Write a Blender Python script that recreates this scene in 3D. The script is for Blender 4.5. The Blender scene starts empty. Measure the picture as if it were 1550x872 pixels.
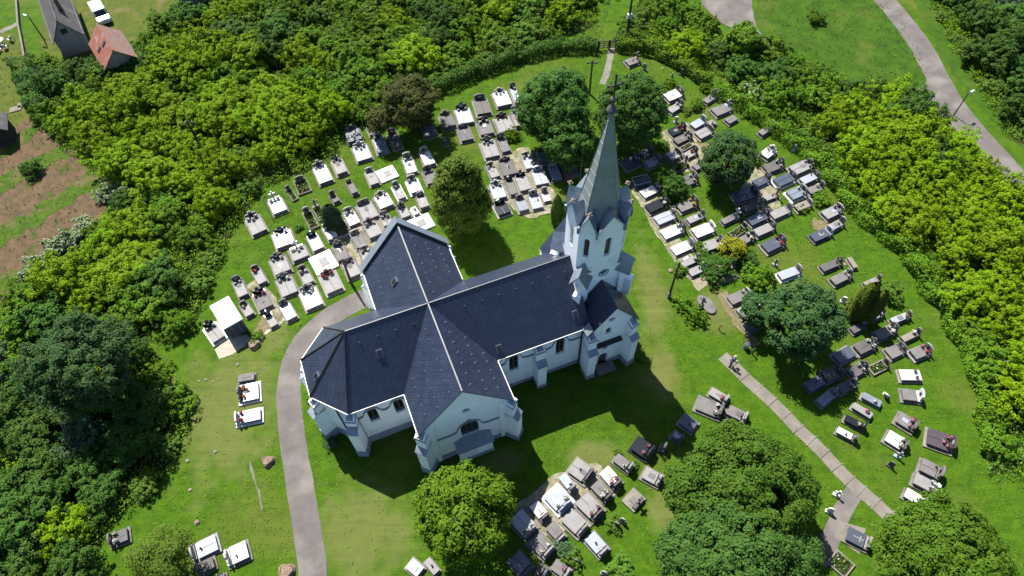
import bpy, bmesh, math, random
import numpy as np
from mathutils import Vector, Matrix
from mathutils.geometry import tessellate_polygon

# ---------------------------------------------------------------- camera, light, exposure
FOC, PCX, PCY, NADX, NADY, HGT = 1034.0, 775.0, 436.0, 798.0, 1116.0, 60.0
_d = np.array([(NADX-PCX)/FOC, (NADY-PCY)/FOC, 1.0]); _d /= np.linalg.norm(_d)
_up = -_d
_Y = np.array([0, 0, 1.0]); _Y = _Y-_up*(_Y@_up); _Y /= np.linalg.norm(_Y)
_X = np.cross(_Y, _up)
ROT = np.array([_X, _Y, _up])

SC = bpy.context.scene
COL = SC.collection
cam_d = bpy.data.cameras.new('camera'); cam = bpy.data.objects.new('camera', cam_d); COL.objects.link(cam)
cam_d.sensor_width = 36; cam_d.lens = 36*FOC/1550; cam_d.clip_end = 5000
_cx, _cy, _cz = ROT@np.array([1., 0, 0]), ROT@np.array([0, -1., 0]), ROT@np.array([0, 0, -1.])
cam.matrix_world = Matrix(((_cx[0], _cy[0], _cz[0], 0), (_cx[1], _cy[1], _cz[1], 0), (_cx[2], _cy[2], _cz[2], HGT), (0, 0, 0, 1)))
SC.camera = cam

SUN = Vector((-2.85, 4.81, 8.0)).normalized()
world = bpy.data.worlds.new('World'); SC.world = world; world.use_nodes = True
_wn = world.node_tree; _sky = _wn.nodes.new('ShaderNodeTexSky'); _sky.sky_type = 'NISHITA'; _sky.sun_disc = False; _sky.ozone_density = 6
_sky.sun_elevation = math.asin(SUN.z); _sky.sun_rotation = math.atan2(SUN.x, SUN.y) % (2*math.pi)
_bg = _wn.nodes['Background']; _bg.inputs['Strength'].default_value = 0.060
_wn.links.new(_sky.outputs[0], _bg.inputs[0])
_sl = bpy.data.lights.new('sun', 'SUN'); _sl.energy = 4.4; _sl.angle = math.radians(0.5); _sl.color = (1, 0.955, 0.88)
sun = bpy.data.objects.new('sun', _sl); COL.objects.link(sun)
sun.rotation_euler = (-SUN).to_track_quat('-Z', 'Y').to_euler()
SC.view_settings.view_transform = 'Standard'; SC.view_settings.look = 'None'
SC.view_settings.exposure = 1.68; SC.view_settings.gamma = 1; SC.view_settings.use_curve_mapping = False
SC.cycles.max_bounces = 6; SC.cycles.diffuse_bounces = 3; SC.cycles.glossy_bounces = 2; SC.cycles.transmission_bounces = 2
SC.cycles.use_denoising = True

# ---------------------------------------------------------------- pixel of the photograph -> point of the place
def at(u, v, z=0.0):
    r = ROT@np.array([(u-PCX)/FOC, (v-PCY)/FOC, 1.0]); t = (z-HGT)/r[2]
    return Vector((r[0]*t, r[1]*t, z))
def pj(p):
    c = ROT.T@(np.array(p, float)-np.array([0, 0, HGT])); return (PCX+FOC*c[0]/c[2], PCY+FOC*c[1]/c[2])
def scl(p):
    return FOC/float((ROT.T@(np.array(p, float)-np.array([0, 0, HGT])))[2])
CH = at(645, 460, 13); CH.z = 0
CHA = math.radians(20.0)
CA = Vector((math.cos(CHA), math.sin(CHA), 0)); CB = Vector((-math.sin(CHA), math.cos(CHA), 0))
def loc2w(x, y, z=0): return CH+CA*x+CB*y+Vector((0, 0, z))
def hgt(x, y):
    d = Vector((x, y, 0))-CH; a = d.dot(CA)-8; b = d.dot(CB)+3
    return 0.9*math.exp(-(a/11)**2-(b/7.5)**2)
def gp(u, v, dz=0.0):
    z = 0.0
    for _ in range(6):
        p = at(u, v, z+dz); z = hgt(p.x, p.y)
    return Vector((p.x, p.y, z))

R = random.Random(7); NR = np.random.default_rng(7)

# ---------------------------------------------------------------- materials
MATS = {}
ALB = 0.62   # every ground, leaf and stone colour is set for this exposure
KEEP = {'white_plaster', 'grey_stone_trim', 'grey_base', 'brown_frame_wood', 'skin', 'blond_hair', 'zinc_sheet', 'dark_slate_tiles', 'plot_gravel'}
def dim(c, name=''): return tuple(x*(1.0 if name in KEEP else ALB) for x in c)
def mat(name, col, col2=None, rough=0.8, scale=3.0, bump=0.0, bscale=20.0, spec=0.4, metal=0.0, var=0.0, mixlo=0.35, mixhi=0.65, detail=6.0, stain=None):
    if name in MATS: return MATS[name]
    m = bpy.data.materials.new(name); m.use_nodes = True; nt = m.node_tree; N, L = nt.nodes, nt.links
    b = N['Principled BSDF']; b.inputs['Roughness'].default_value = rough; b.inputs['Specular IOR Level'].default_value = spec
    b.inputs['Metallic'].default_value = metal
    tc = N.new('ShaderNodeTexCoord')
    nz = N.new('ShaderNodeTexNoise'); nz.inputs['Scale'].default_value = scale; nz.inputs['Detail'].default_value = detail; nz.inputs['Roughness'].default_value = 0.65
    L.new(tc.outputs['Object'], nz.inputs['Vector'])
    rp = N.new('ShaderNodeMapRange'); rp.inputs[1].default_value = mixlo; rp.inputs[2].default_value = mixhi
    L.new(nz.outputs[0], rp.inputs[0])
    mx = N.new('ShaderNodeMix'); mx.data_type = 'RGBA'
    c2 = dim(col2 or tuple(c*0.75 for c in col), name); col = dim(col, name)
    mx.inputs[6].default_value = (*col, 1); mx.inputs[7].default_value = (*c2, 1)
    L.new(rp.outputs[0], mx.inputs[0]); out = mx.outputs[2]
    if stain:
        n2 = N.new('ShaderNodeTexNoise'); n2.inputs['Scale'].default_value = stain[1]; n2.inputs['Detail'].default_value = 8
        L.new(tc.outputs['Object'], n2.inputs['Vector'])
        r2 = N.new('ShaderNodeMapRange'); r2.inputs[1].default_value = stain[2]; r2.inputs[2].default_value = stain[3]
        L.new(n2.outputs[0], r2.inputs[0])
        m2 = N.new('ShaderNodeMix'); m2.data_type = 'RGBA'; m2.inputs[7].default_value = (*dim(stain[0], name), 1)
        L.new(r2.outputs[0], m2.inputs[0]); L.new(out, m2.inputs[6]); out = m2.outputs[2]
    if var:
        oi = N.new('ShaderNodeObjectInfo'); hv = N.new('ShaderNodeHueSaturation')
        mr = N.new('ShaderNodeMapRange'); mr.inputs[3].default_value = 1-var; mr.inputs[4].default_value = 1+var
        L.new(oi.outputs['Random'], mr.inputs[0]); L.new(mr.outputs[0], hv.inputs['Value']); L.new(out, hv.inputs['Color']); out = hv.outputs[0]
    L.new(out, b.inputs['Base Color'])
    if bump:
        nb = N.new('ShaderNodeTexNoise'); nb.inputs['Scale'].default_value = bscale; nb.inputs['Detail'].default_value = 4
        L.new(tc.outputs['Object'], nb.inputs['Vector'])
        bp = N.new('ShaderNodeBump'); bp.inputs['Strength'].default_value = bump; bp.inputs['Distance'].default_value = 0.05
        L.new(nb.outputs[0], bp.inputs['Height']); L.new(bp.outputs[0], b.inputs['Normal'])
    MATS[name] = m; return m

def leafmat(name, c1, c2, trans=0.22, var=0.14, hue=0.007, scale=0.7):
    c1, c2 = dim(c1), dim(c2)
    m = bpy.data.materials.new(name); m.use_nodes = True; nt = m.node_tree; N, L = nt.nodes, nt.links
    for n in list(N): N.remove(n)
    o = N.new('ShaderNodeOutputMaterial'); d = N.new('ShaderNodeBsdfPrincipled'); t = N.new('ShaderNodeBsdfTranslucent'); mix = N.new('ShaderNodeMixShader')
    d.inputs['Roughness'].default_value = 0.7; d.inputs['Specular IOR Level'].default_value = 0.1
    mix.inputs[0].default_value = trans
    at_ = N.new('ShaderNodeAttribute'); at_.attribute_name = 'rnd'
    tc = N.new('ShaderNodeTexCoord'); nz = N.new('ShaderNodeTexNoise'); nz.inputs['Scale'].default_value = scale; nz.inputs['Detail'].default_value = 3
    L.new(tc.outputs['Object'], nz.inputs['Vector'])
    ad = N.new('ShaderNodeMath'); ad.operation = 'MULTIPLY_ADD'; ad.inputs[1].default_value = 0.55
    L.new(at_.outputs['Fac'], ad.inputs[0])
    mr = N.new('ShaderNodeMapRange'); mr.inputs[1].default_value = 0.3; mr.inputs[2].default_value = 0.7; mr.inputs[4].default_value = 0.5
    L.new(nz.outputs[0], mr.inputs[0]); L.new(mr.outputs[0], ad.inputs[2])
    mx = N.new('ShaderNodeMix'); mx.data_type = 'RGBA'; mx.inputs[6].default_value = (*c1, 1); mx.inputs[7].default_value = (*c2, 1)
    L.new(ad.outputs[0], mx.inputs[0])
    hv = N.new('ShaderNodeHueSaturation'); oi = N.new('ShaderNodeObjectInfo')
    m1 = N.new('ShaderNodeMapRange'); m1.inputs[3].default_value = 1-var; m1.inputs[4].default_value = 1+var
    m2 = N.new('ShaderNodeMapRange'); m2.inputs[3].default_value = 0.5-hue; m2.inputs[4].default_value = 0.5+hue
    L.new(oi.outputs['Random'], m1.inputs[0]); L.new(oi.outputs['Random'], m2.inputs[0])
    L.new(m1.outputs[0], hv.inputs['Value']); L.new(m2.outputs[0], hv.inputs['Hue']); L.new(mx.outputs[2], hv.inputs['Color'])
    L.new(hv.outputs[0], d.inputs['Base Color']); L.new(hv.outputs[0], t.inputs['Color'])
    L.new(d.outputs[0], mix.inputs[1]); L.new(t.outputs[0], mix.inputs[2]); L.new(mix.outputs[0], o.inputs[0])
    MATS[name] = m; return m

# ---------------------------------------------------------------- object helpers
def tag(o, label=None, cat=None, group=None, kind=None):
    if label: o['label'] = label
    if cat: o['category'] = cat
    if group: o['group'] = group
    if kind: o['kind'] = kind
    return o
def empty(name, loc, rz=0.0):
    o = bpy.data.objects.new(name, None); COL.objects.link(o); o.location = loc; o.rotation_euler = (0, 0, rz); o.empty_display_size = 0.3
    return o
class MB:
    def __init__(s): s.v = []; s.f = []; s.m = []
    def add(s, vs, fs, mi=0):
        b = len(s.v); s.v += [tuple(x) for x in vs]; s.f += [tuple(i+b for i in f) for f in fs]; s.m += [mi]*len(fs); return s
    def box(s, x0, x1, y0, y1, z0, z1, c=0.0, mi=0):
        vs = [(x0, y0, z0), (x1, y0, z0), (x1, y1, z0), (x0, y1, z0)]
        fs = [(3, 2, 1, 0)]
        if c > 0:
            vs += [(x0, y0, z1-c), (x1, y0, z1-c), (x1, y1, z1-c), (x0, y1, z1-c), (x0+c, y0+c, z1), (x1-c, y0+c, z1), (x1-c, y1-c, z1), (x0+c, y1-c, z1)]
            for k in (0, 4):
                fs += [(k, k+1, k+5, k+4), (k+1, k+2, k+6, k+5), (k+2, k+3, k+7, k+6), (k+3, k, k+4, k+7)]
            fs.append((8, 9, 10, 11))
        else:
            vs += [(x0, y0, z1), (x1, y0, z1), (x1, y1, z1), (x0, y1, z1)]
            fs += [(0, 1, 5, 4), (1, 2, 6, 5), (2, 3, 7, 6), (3, 0, 4, 7), (4, 5, 6, 7)]
        return s.add(vs, fs, mi)
    def obox(s, o, ux, uy, uz, mi=0):
        o, ux, uy, uz = Vector(o), Vector(ux), Vector(uy), Vector(uz)
        vs = [o, o+ux, o+ux+uy, o+uy, o+uz, o+ux+uz, o+ux+uy+uz, o+uy+uz]
        return s.add(vs, [(3, 2, 1, 0), (0, 1, 5, 4), (1, 2, 6, 5), (2, 3, 7, 6), (3, 0, 4, 7), (4, 5, 6, 7)], mi)
    def slab(s, poly, t, mi=0):
        n = len(poly); vs = [Vector(p) for p in poly]+[Vector(p)-Vector((0, 0, t)) for p in poly]
        fs = [tuple(range(n)), tuple(range(2*n-1, n-1, -1))]+[(i, i+n, (i+1) % n+n, (i+1) % n) for i in range(n)]
        return s.add(vs, fs, mi)
    def prism(s, prof, o, ux, uz, n, d, mi=0):
        o, ux, uz, n = Vector(o), Vector(ux), Vector(uz), Vector(n); k = len(prof)
        a = [o+ux*p[0]+uz*p[1] for p in prof]; vs = a+[p+n*d for p in a]
        tri = tessellate_polygon([[Vector((p[0], p[1], 0)) for p in prof]])
        fs = [tuple(t) for t in tri]+[tuple(i+k for i in t[::-1]) for t in tri]+[(i, (i+1) % k, (i+1) % k+k, i+k) for i in range(k)]
        return s.add(vs, fs, mi)
    def panel(s, outer, holes, o, ux, n, depth, mi=0):
        o, ux, n = Vector(o), Vector(ux), Vector(n); uz = Vector((0, 0, 1))
        loops = [outer]+holes; flat = [p for l in loops for p in l]
        tri = tessellate_polygon([[Vector((p[0], p[1], 0)) for p in l] for l in loops])
        vs = [o+ux*p[0]+uz*p[1] for p in flat]; s.add(vs, [tuple(t) for t in tri], mi)
        for h in holes:
            k = len(h); a = [o+ux*p[0]+uz*p[1] for p in h]; s.add(a+[p-n*depth for p in a], [(i, (i+1) % k, (i+1) % k+k, i+k) for i in range(k)], mi)
        return s
    def tube(s, pts, rad, seg=8, mi=0, cap=True):
        pts = [Vector(p) for p in pts]; n = len(pts)
        if not isinstance(rad, (list, tuple)): rad = [rad]*n
        base = len(s.v); vs = []; fs = []
        for i, p in enumerate(pts):
            d = (pts[min(i+1, n-1)]-pts[max(i-1, 0)]).normalized()
            a = d.cross(Vector((0, 0, 1)) if abs(d.z) < 0.9 else Vector((1, 0, 0))).normalized(); b = d.cross(a)
            for k in range(seg):
                t = 2*math.pi*k/seg; vs.append(p+a*math.cos(t)*rad[i]+b*math.sin(t)*rad[i])
        for i in range(n-1):
            for k in range(seg):
                fs.append((i*seg+k, i*seg+(k+1) % seg, (i+1)*seg+(k+1) % seg, (i+1)*seg+k))
        if cap: fs += [tuple(range(seg-1, -1, -1)), tuple(range((n-1)*seg, n*seg))]
        return s.add(vs, fs, mi)
    def lathe(s, prof, o, seg=12, mi=0, ph=0.0):
        o = Vector(o); vs = [o+Vector((r*math.cos(2*math.pi*k/seg+ph), r*math.sin(2*math.pi*k/seg+ph), z)) for r, z in prof for k in range(seg)]
        fs = [(i*seg+k, i*seg+(k+1) % seg, (i+1)*seg+(k+1) % seg, (i+1)*seg+k) for i in range(len(prof)-1) for k in range(seg)]
        fs += [tuple(range(seg-1, -1, -1)), tuple(range((len(prof)-1)*seg, len(prof)*seg))]
        return s.add(vs, fs, mi)
    def build(s, name, mats, parent=None, smooth=False, loc=None, rz=0):
        me = bpy.data.meshes.new(name); me.from_pydata(s.v, [], s.f)
        if not isinstance(mats, (list, tuple)): mats = [mats]
        for m in mats: me.materials.append(m)
        if len(mats) > 1: me.polygons.foreach_set('material_index', s.m)
        bm = bmesh.new(); bm.from_mesh(me); bmesh.ops.recalc_face_normals(bm, faces=bm.faces); bm.to_mesh(me); bm.free()
        if smooth: me.polygons.foreach_set('use_smooth', [True]*len(me.polygons))
        me.update()
        o = bpy.data.objects.new(name, me); COL.objects.link(o)
        if parent: o.parent = parent
        if loc is not None: o.location = loc
        o.rotation_euler.z = rz
        return o

def quads_mesh(name, V, mats, midx=None):
    n = len(V)//4; me = bpy.data.meshes.new(name)
    me.vertices.add(n*4); me.vertices.foreach_set('co', V.astype(np.float32).ravel())
    me.loops.add(n*4); me.loops.foreach_set('vertex_index', np.arange(n*4, dtype=np.int32))
    me.polygons.add(n); me.polygons.foreach_set('loop_start', np.arange(0, n*4, 4, dtype=np.int32)); me.polygons.foreach_set('loop_total', np.full(n, 4, dtype=np.int32))
    for m in mats: me.materials.append(m)
    if midx is not None: me.polygons.foreach_set('material_index', midx.astype(np.int32))
    me.update(calc_edges=True)
    a = me.attributes.new('rnd', 'FLOAT', 'FACE'); a.data.foreach_set('value', NR.random(n).astype(np.float32))
    return me
def unit(a): return a/np.maximum(np.linalg.norm(a, axis=1, keepdims=True), 1e-6)
def leaves(P, Nn, size, aspect=0.6, jit=0.35):
    """one diamond-shaped leaf cluster at each point, facing roughly along its normal"""
    n = len(P); Nn = unit(Nn+NR.normal(0, jit, (n, 3)))
    t = unit(np.cross(Nn, NR.normal(0, 1, (n, 3)))); b = np.cross(Nn, t)
    s = size*NR.uniform(0.6, 1.35, (n, 1))
    V = np.empty((n, 4, 3)); fold = Nn*s*0.18
    V[:, 0] = P-t*s; V[:, 1] = P-b*s*aspect+fold; V[:, 2] = P+t*s; V[:, 3] = P+b*s*aspect+fold
    return V.reshape(-1, 3)
def crown_pts(rx, ry, rz, nclump, per, rc, cz, flat=0.25, lump=0.22, inner=0.62, shape=None, droop=0.0, low=-0.55, upw=0.75):
    """leaf positions and normals: clumps spread through the outer part of an uneven ellipsoid"""
    u = unit(NR.normal(0, 1, (nclump*2, 3))); u = u[u[:, 2] > low][:nclump]
    nclump = len(u)
    ph = NR.uniform(0, 6.28, 6); az = np.arctan2(u[:, 1], u[:, 0])
    lob = 1+lump*(np.sin(az*3+ph[0])*0.4+np.sin(az*5+u[:, 2]*3+ph[1])*0.35+np.sin(u[:, 2]*5+ph[2]+az*2)*0.4)
    rr = NR.uniform(inner, 1.0, nclump)**0.6*lob
    C = u*rr[:, None]*np.array([rx, ry, rz])
    if shape is not None:
        tz = np.clip((C[:, 2]/rz+1)/2, 0, 1); C[:, :2] *= shape(tz)[:, None]
    rcs = rc*NR.uniform(0.65, 1.35, nclump)
    w = unit(NR.normal(0, 1, (nclump*per, 3))); w[:, 2] = np.where(w[:, 2] < -0.35, -w[:, 2], w[:, 2])
    ci = np.repeat(np.arange(nclump), per)
    P = C[ci]+w*rcs[ci][:, None]*NR.uniform(0.55, 1.05, (len(ci), 1))*np.array([1, 1, 1-flat])
    P[:, 2] += cz-droop*np.linalg.norm(w[:, :2], axis=1)*rcs[ci]
    Nn = w*0.8+unit(C)[ci]*0.4+np.array([0, 0, upw])
    return P, Nn
# ---------------------------------------------------------------- the setting: ground, fields, roads, paths
GRASS = mat('grass_ground', (0.066, 0.138, 0.005), (0.036, 0.088, 0.004), rough=0.95, scale=0.9, bump=0.9, bscale=9, spec=0.1, detail=10, stain=((0.105, 0.125, 0.022), 0.11, 0.52, 0.74))
MEADOW = mat('meadow_grass', (0.052, 0.115, 0.008), (0.027, 0.070, 0.005), rough=0.95, scale=0.5, bump=0.9, bscale=6, spec=0.1, detail=10, stain=((0.10, 0.115, 0.02), 0.2, 0.55, 0.75))
DRY = mat('dry_lawn', (0.105, 0.120, 0.020), (0.055, 0.090, 0.012), rough=0.95, scale=0.8, bump=0.6, bscale=9, spec=0.1, detail=9, stain=((0.16, 0.12, 0.06), 0.35, 0.58, 0.72))
YARDDRY = mat('worn_lawn', (0.120, 0.128, 0.038), (0.062, 0.100, 0.016), rough=0.95, scale=0.9, bump=0.6, bscale=9, spec=0.1, detail=9)
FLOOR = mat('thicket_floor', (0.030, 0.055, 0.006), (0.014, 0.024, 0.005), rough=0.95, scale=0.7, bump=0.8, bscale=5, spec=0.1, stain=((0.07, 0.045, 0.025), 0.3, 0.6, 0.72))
SOIL = mat('ploughed_soil', (0.150, 0.100, 0.056), (0.088, 0.062, 0.037), rough=0.95, scale=0.8, bump=1.0, bscale=6, spec=0.1, detail=10, stain=((0.06, 0.085, 0.015), 0.5, 0.56, 0.66))
FIELDG = mat('field_grass', (0.070, 0.125, 0.012), (0.040, 0.080, 0.008), rough=0.95, scale=0.9, bump=1.0, bscale=5, spec=0.1, detail=10, stain=((0.13, 0.105, 0.05), 0.5, 0.52, 0.66))
ASPH = mat('worn_asphalt', (0.165, 0.148, 0.138), (0.115, 0.104, 0.098), rough=0.9, scale=0.5, bump=0.3, bscale=40, spec=0.2, detail=10, stain=((0.215, 0.195, 0.175), 0.35, 0.5, 0.7))
CONC = mat('path_concrete', (0.235, 0.215, 0.185), (0.165, 0.150, 0.125), rough=0.9, scale=0.9, bump=0.3, bscale=30, spec=0.2, detail=10)
PLOT = mat('plot_gravel', (0.22, 0.195, 0.155), (0.09, 0.095, 0.035), rough=0.95, scale=1.3, bump=0.5, bscale=15, spec=0.1, detail=10)
SAND = mat('bare_earth', (0.24, 0.19, 0.12), (0.13, 0.115, 0.05), rough=0.95, scale=1.5, bump=0.5, bscale=15, spec=0.1, detail=10)

def axis(lo, hi, step, far):
    a = list(np.arange(lo, hi+0.01, step)); o = [far*f for f in (0.15, 0.3, 0.6, 1.0)]
    return [lo-x for x in o[::-1]]+a+[hi+x for x in o]
PATCHES = [(345, 620, 5.5, 7.5), (985, 440, 1.6, 6.5), (895, 690, 2.6, 1.8), (550, 805, 4.5, 5.0), (415, 500, 2.2, 3.2), (1085, 470, 2.0, 3.0), (760, 700, 2.0, 1.5), (1000, 770, 1.3, 2.6), (1000, 560, 1.6, 3.4)]
def dry_patches():
    nt = GRASS.node_tree; N, L = nt.nodes, nt.links; b = N['Principled BSDF']; tc = N.new('ShaderNodeTexCoord'); nz = N.new('ShaderNodeTexNoise'); nz.inputs['Scale'].default_value = .55; nz.inputs['Detail'].default_value = 9; L.new(tc.outputs['Object'], nz.inputs['Vector']); prev = None
    for u, v, rx, ry in PATCHES:
        c = gp(u, v); mp = N.new('ShaderNodeMapping'); mp.vector_type = 'TEXTURE'; mp.inputs['Location'].default_value = (c.x, c.y, 0); mp.inputs['Scale'].default_value = (rx, ry, 50); L.new(tc.outputs['Object'], mp.inputs[0])
        ln = N.new('ShaderNodeVectorMath'); ln.operation = 'LENGTH'; L.new(mp.outputs[0], ln.inputs[0]); ad = N.new('ShaderNodeMath'); ad.operation = 'MULTIPLY_ADD'; ad.inputs[1].default_value = 1.9; L.new(nz.outputs[0], ad.inputs[0]); L.new(ln.outputs['Value'], ad.inputs[2])
        mr = N.new('ShaderNodeMapRange'); mr.inputs[1].default_value = 2.15; mr.inputs[2].default_value = 1.45; L.new(ad.outputs[0], mr.inputs[0]); o = mr.outputs[0]
        if prev: mx = N.new('ShaderNodeMath'); mx.operation = 'MAXIMUM'; L.new(prev, mx.inputs[0]); L.new(o, mx.inputs[1]); o = mx.outputs[0]
        prev = o
    sc_ = N.new('ShaderNodeMath'); sc_.operation = 'MULTIPLY'; sc_.inputs[1].default_value = .55; L.new(prev, sc_.inputs[0]); m2 = N.new('ShaderNodeMix'); m2.data_type = 'RGBA'; m2.inputs[7].default_value = (0.100, 0.098, 0.034, 1); src = b.inputs['Base Color'].links[0].from_socket
    L.new(sc_.outputs[0], m2.inputs[0]); L.new(src, m2.inputs[6]); L.new(m2.outputs[2], b.inputs['Base Color'])
def mowing():
    nt = GRASS.node_tree; N, L = nt.nodes, nt.links; b = N['Principled BSDF']; tc = N.new('ShaderNodeTexCoord'); src = b.inputs['Base Color'].links[0].from_socket
    for rot, sx, sy, lo, hi, f in ((1.2, .12, 1.6, .50, .70, .84), (.25, .10, 1.9, .52, .72, 1.14)):
        mp = N.new('ShaderNodeMapping'); mp.inputs['Rotation'].default_value = (0, 0, rot); mp.inputs['Scale'].default_value = (sx, sy, 1); L.new(tc.outputs['Object'], mp.inputs[0])
        nz = N.new('ShaderNodeTexNoise'); nz.inputs['Scale'].default_value = 1; nz.inputs['Detail'].default_value = 5; nz.inputs['Distortion'].default_value = .6; L.new(mp.outputs[0], nz.inputs['Vector'])
        mr = N.new('ShaderNodeMapRange'); mr.inputs[1].default_value = lo; mr.inputs[2].default_value = hi; mr.inputs[3].default_value = 1; mr.inputs[4].default_value = f; L.new(nz.outputs[0], mr.inputs[0])
        hs = N.new('ShaderNodeHueSaturation'); L.new(mr.outputs[0], hs.inputs['Value']); L.new(src, hs.inputs['Color']); src = hs.outputs[0]
    L.new(src, b.inputs['Base Color'])
dry_patches(); mowing()
xs, ys = axis(-60, 60, 1.5, 1500), axis(-30, 90, 1.5, 1500)
g = MB(); g.v = [(x, y, hgt(x, y)) for y in ys for x in xs]; nx = len(xs)
g.f = [(j*nx+i, j*nx+i+1, (j+1)*nx+i+1, (j+1)*nx+i) for j in range(len(ys)-1) for i in range(nx-1)]; g.m = [0]*len(g.f)
tag(g.build('ground', GRASS, smooth=True), kind='structure')

def jitter(pts, amp, step=1.0):
    out = []
    for i, p in enumerate(pts):
        q = pts[(i+1) % len(pts)]; n = max(1, int((q-p).length/step))
        for k in range(n):
            r = p.lerp(q, k/n); out.append(Vector((r.x+R.uniform(-amp, amp), r.y+R.uniform(-amp, amp), 0)))
    return out
def sheet(name, px, m, lift, amp=0.35, step=1.2):
    pts = jitter([gp(*p) for p in px], amp, step)
    tri = tessellate_polygon([[Vector((p.x, p.y, 0)) for p in pts]]); b = MB()
    b.add([(p.x, p.y, hgt(p.x, p.y)+lift) for p in pts], [tuple(t) for t in tri])
    return tag(b.build(name, m), kind='structure')
def smooth_line(pts, step=0.8):
    P = [pts[0]]+list(pts)+[pts[-1]]; out = []
    for i in range(1, len(P)-2):
        n = max(2, int((P[i+1]-P[i]).length/step))
        for k in range(n):
            t = k/n; a, b, c, d = P[i-1], P[i], P[i+1], P[i+2]
            out.append(0.5*((2*b)+(c-a)*t+(2*a-5*b+4*c-d)*t*t+(3*b-a-3*c+d)*t*t*t))
    return out+[pts[-1]]
def ribbon(name, px, w, m, lift, amp=0.05, kind='structure'):
    pts = smooth_line([gp(*p) for p in px]); n = len(pts); b = MB(); vs = []
    for i, p in enumerate(pts):
        d = (pts[min(i+1, n-1)]-pts[max(0, i-1)]); d = Vector((d.x, d.y, 0)).normalized(); s = Vector((-d.y, d.x, 0))
        ww = w if not isinstance(w, (list, tuple)) else w[0]+(w[1]-w[0])*i/(n-1)
        for k in (-1, -0.33, 0.33, 1):
            q = p+s*(k*ww/2+(R.uniform(-amp, amp) if abs(k) == 1 else 0)); vs.append((q.x, q.y, hgt(q.x, q.y)+lift))
    fs = [(4*i+k, 4*i+k+1, 4*i+k+5, 4*i+k+4) for i in range(n-1) for k in range(3)]
    b.add(vs, fs); return tag(b.build(name, m), kind=kind)

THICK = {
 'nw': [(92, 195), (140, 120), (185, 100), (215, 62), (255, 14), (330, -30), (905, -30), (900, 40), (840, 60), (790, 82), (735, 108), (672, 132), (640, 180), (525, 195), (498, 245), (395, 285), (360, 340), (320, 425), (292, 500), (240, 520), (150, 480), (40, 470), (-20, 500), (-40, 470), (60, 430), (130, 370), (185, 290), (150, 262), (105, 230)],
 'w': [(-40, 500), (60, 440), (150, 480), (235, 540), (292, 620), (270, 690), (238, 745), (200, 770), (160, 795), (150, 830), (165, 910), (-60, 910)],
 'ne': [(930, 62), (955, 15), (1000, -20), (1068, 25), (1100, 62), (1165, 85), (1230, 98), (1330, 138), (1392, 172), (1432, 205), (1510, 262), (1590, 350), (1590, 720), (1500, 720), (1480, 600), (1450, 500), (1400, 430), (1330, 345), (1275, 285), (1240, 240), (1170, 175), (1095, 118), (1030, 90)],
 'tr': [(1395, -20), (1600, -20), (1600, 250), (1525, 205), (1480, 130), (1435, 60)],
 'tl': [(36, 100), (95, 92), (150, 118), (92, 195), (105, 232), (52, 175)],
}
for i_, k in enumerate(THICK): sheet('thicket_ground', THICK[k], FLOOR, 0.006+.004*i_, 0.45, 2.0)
sheet('meadow', [(1150, -15), (1320, -15), (1360, 20), (1395, 85), (1405, 120), (1380, 138), (1330, 136), (1230, 96), (1165, 60), (1140, 30)], MEADOW, 0.030)
sheet('meadow', [(1372, -15), (1400, -15), (1438, 62), (1480, 132), (1540, 215), (1590, 250), (1590, 262), (1500, 180), (1440, 110)], MEADOW, 0.030)
sheet('house_lawn', [(-40, 40), (42, 60), (45, 110), (38, 140), (52, 178), (-40, 235)], DRY, 0.034)
sheet('house_lawn', [(60, 70), (70, -20), (330, -20), (260, 12), (232, 60), (232, 95), (130, 110), (95, 95)], DRY, 0.034)
sheet('soil_field', [(-60, 235), (50, 176), (105, 232), (150, 262), (182, 292), (130, 368), (55, 432), (-60, 490)], SOIL, 0.038, .5)
for px_, w_ in (([(-60, 318), (0, 284), (40, 258), (72, 240), (100, 228)], 2.9), ([(-60, 392), (0, 360), (45, 334), (86, 308), (120, 284), (150, 262)], 2.6), ([(-60, 462), (0, 434), (45, 408), (90, 380), (130, 352)], 2.0), ([(-60, 262), (0, 236), (30, 214), (60, 188)], 1.6), ([(128, 268), (150, 288), (172, 300)], 2.2)):
    ribbon('field_strip', px_, w_, FIELDG, 0.044+R.random()*.016, 0.45)
for s_ in ([(738, 238), (800, 222), (852, 318), (800, 332), (770, 312)], [(955, 288), (985, 280), (1010, 330), (1075, 428), (1058, 440), (1020, 398), (985, 340)], [(1000, 200), (1042, 185), (1072, 250), (1032, 262)], [(498, 352), (560, 326), (600, 345), (566, 425), (528, 418)], [(372, 432), (392, 420), (430, 470), (410, 482)], [(1062, 400), (1098, 396), (1120, 420), (1086, 432)], [(775, 770), (840, 720), (900, 700), (940, 742), (880, 790), (820, 815)], [(1140, 250), (1175, 270), (1185, 320), (1150, 330), (1120, 290)]):
    sheet('plot_gravel', s_, PLOT, 0.05, .18, .6)
ribbon('road', [(1320, -20), (1352, 15), (1390, 65), (1415, 110), (1440, 155), (1480, 205), (1530, 260), (1600, 335)], 3.1, ASPH, 0.052, 0.05)
sheet('road_junction', [(1414, 100), (1432, 135), (1462, 170), (1490, 205), (1462, 208), (1428, 186), (1400, 158), (1382, 140), (1400, 130), (1408, 115)], ASPH, 0.058, 0.12)
sheet('side_road', [(1058, -20), (1138, -20), (1140, 20), (1146, 45), (1168, 66), (1164, 80), (1140, 66), (1112, 45), (1085, 32), (1064, 8)], ASPH, 0.052, 0.15)
ribbon('curved_path', [(474, 905), (472, 850), (462, 780), (450, 710), (440, 640), (437, 590), (444, 550), (462, 515), (490, 487), (520, 468), (560, 448), (600, 440)], 2.35, ASPH, 0.022, 0.06)
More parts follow.
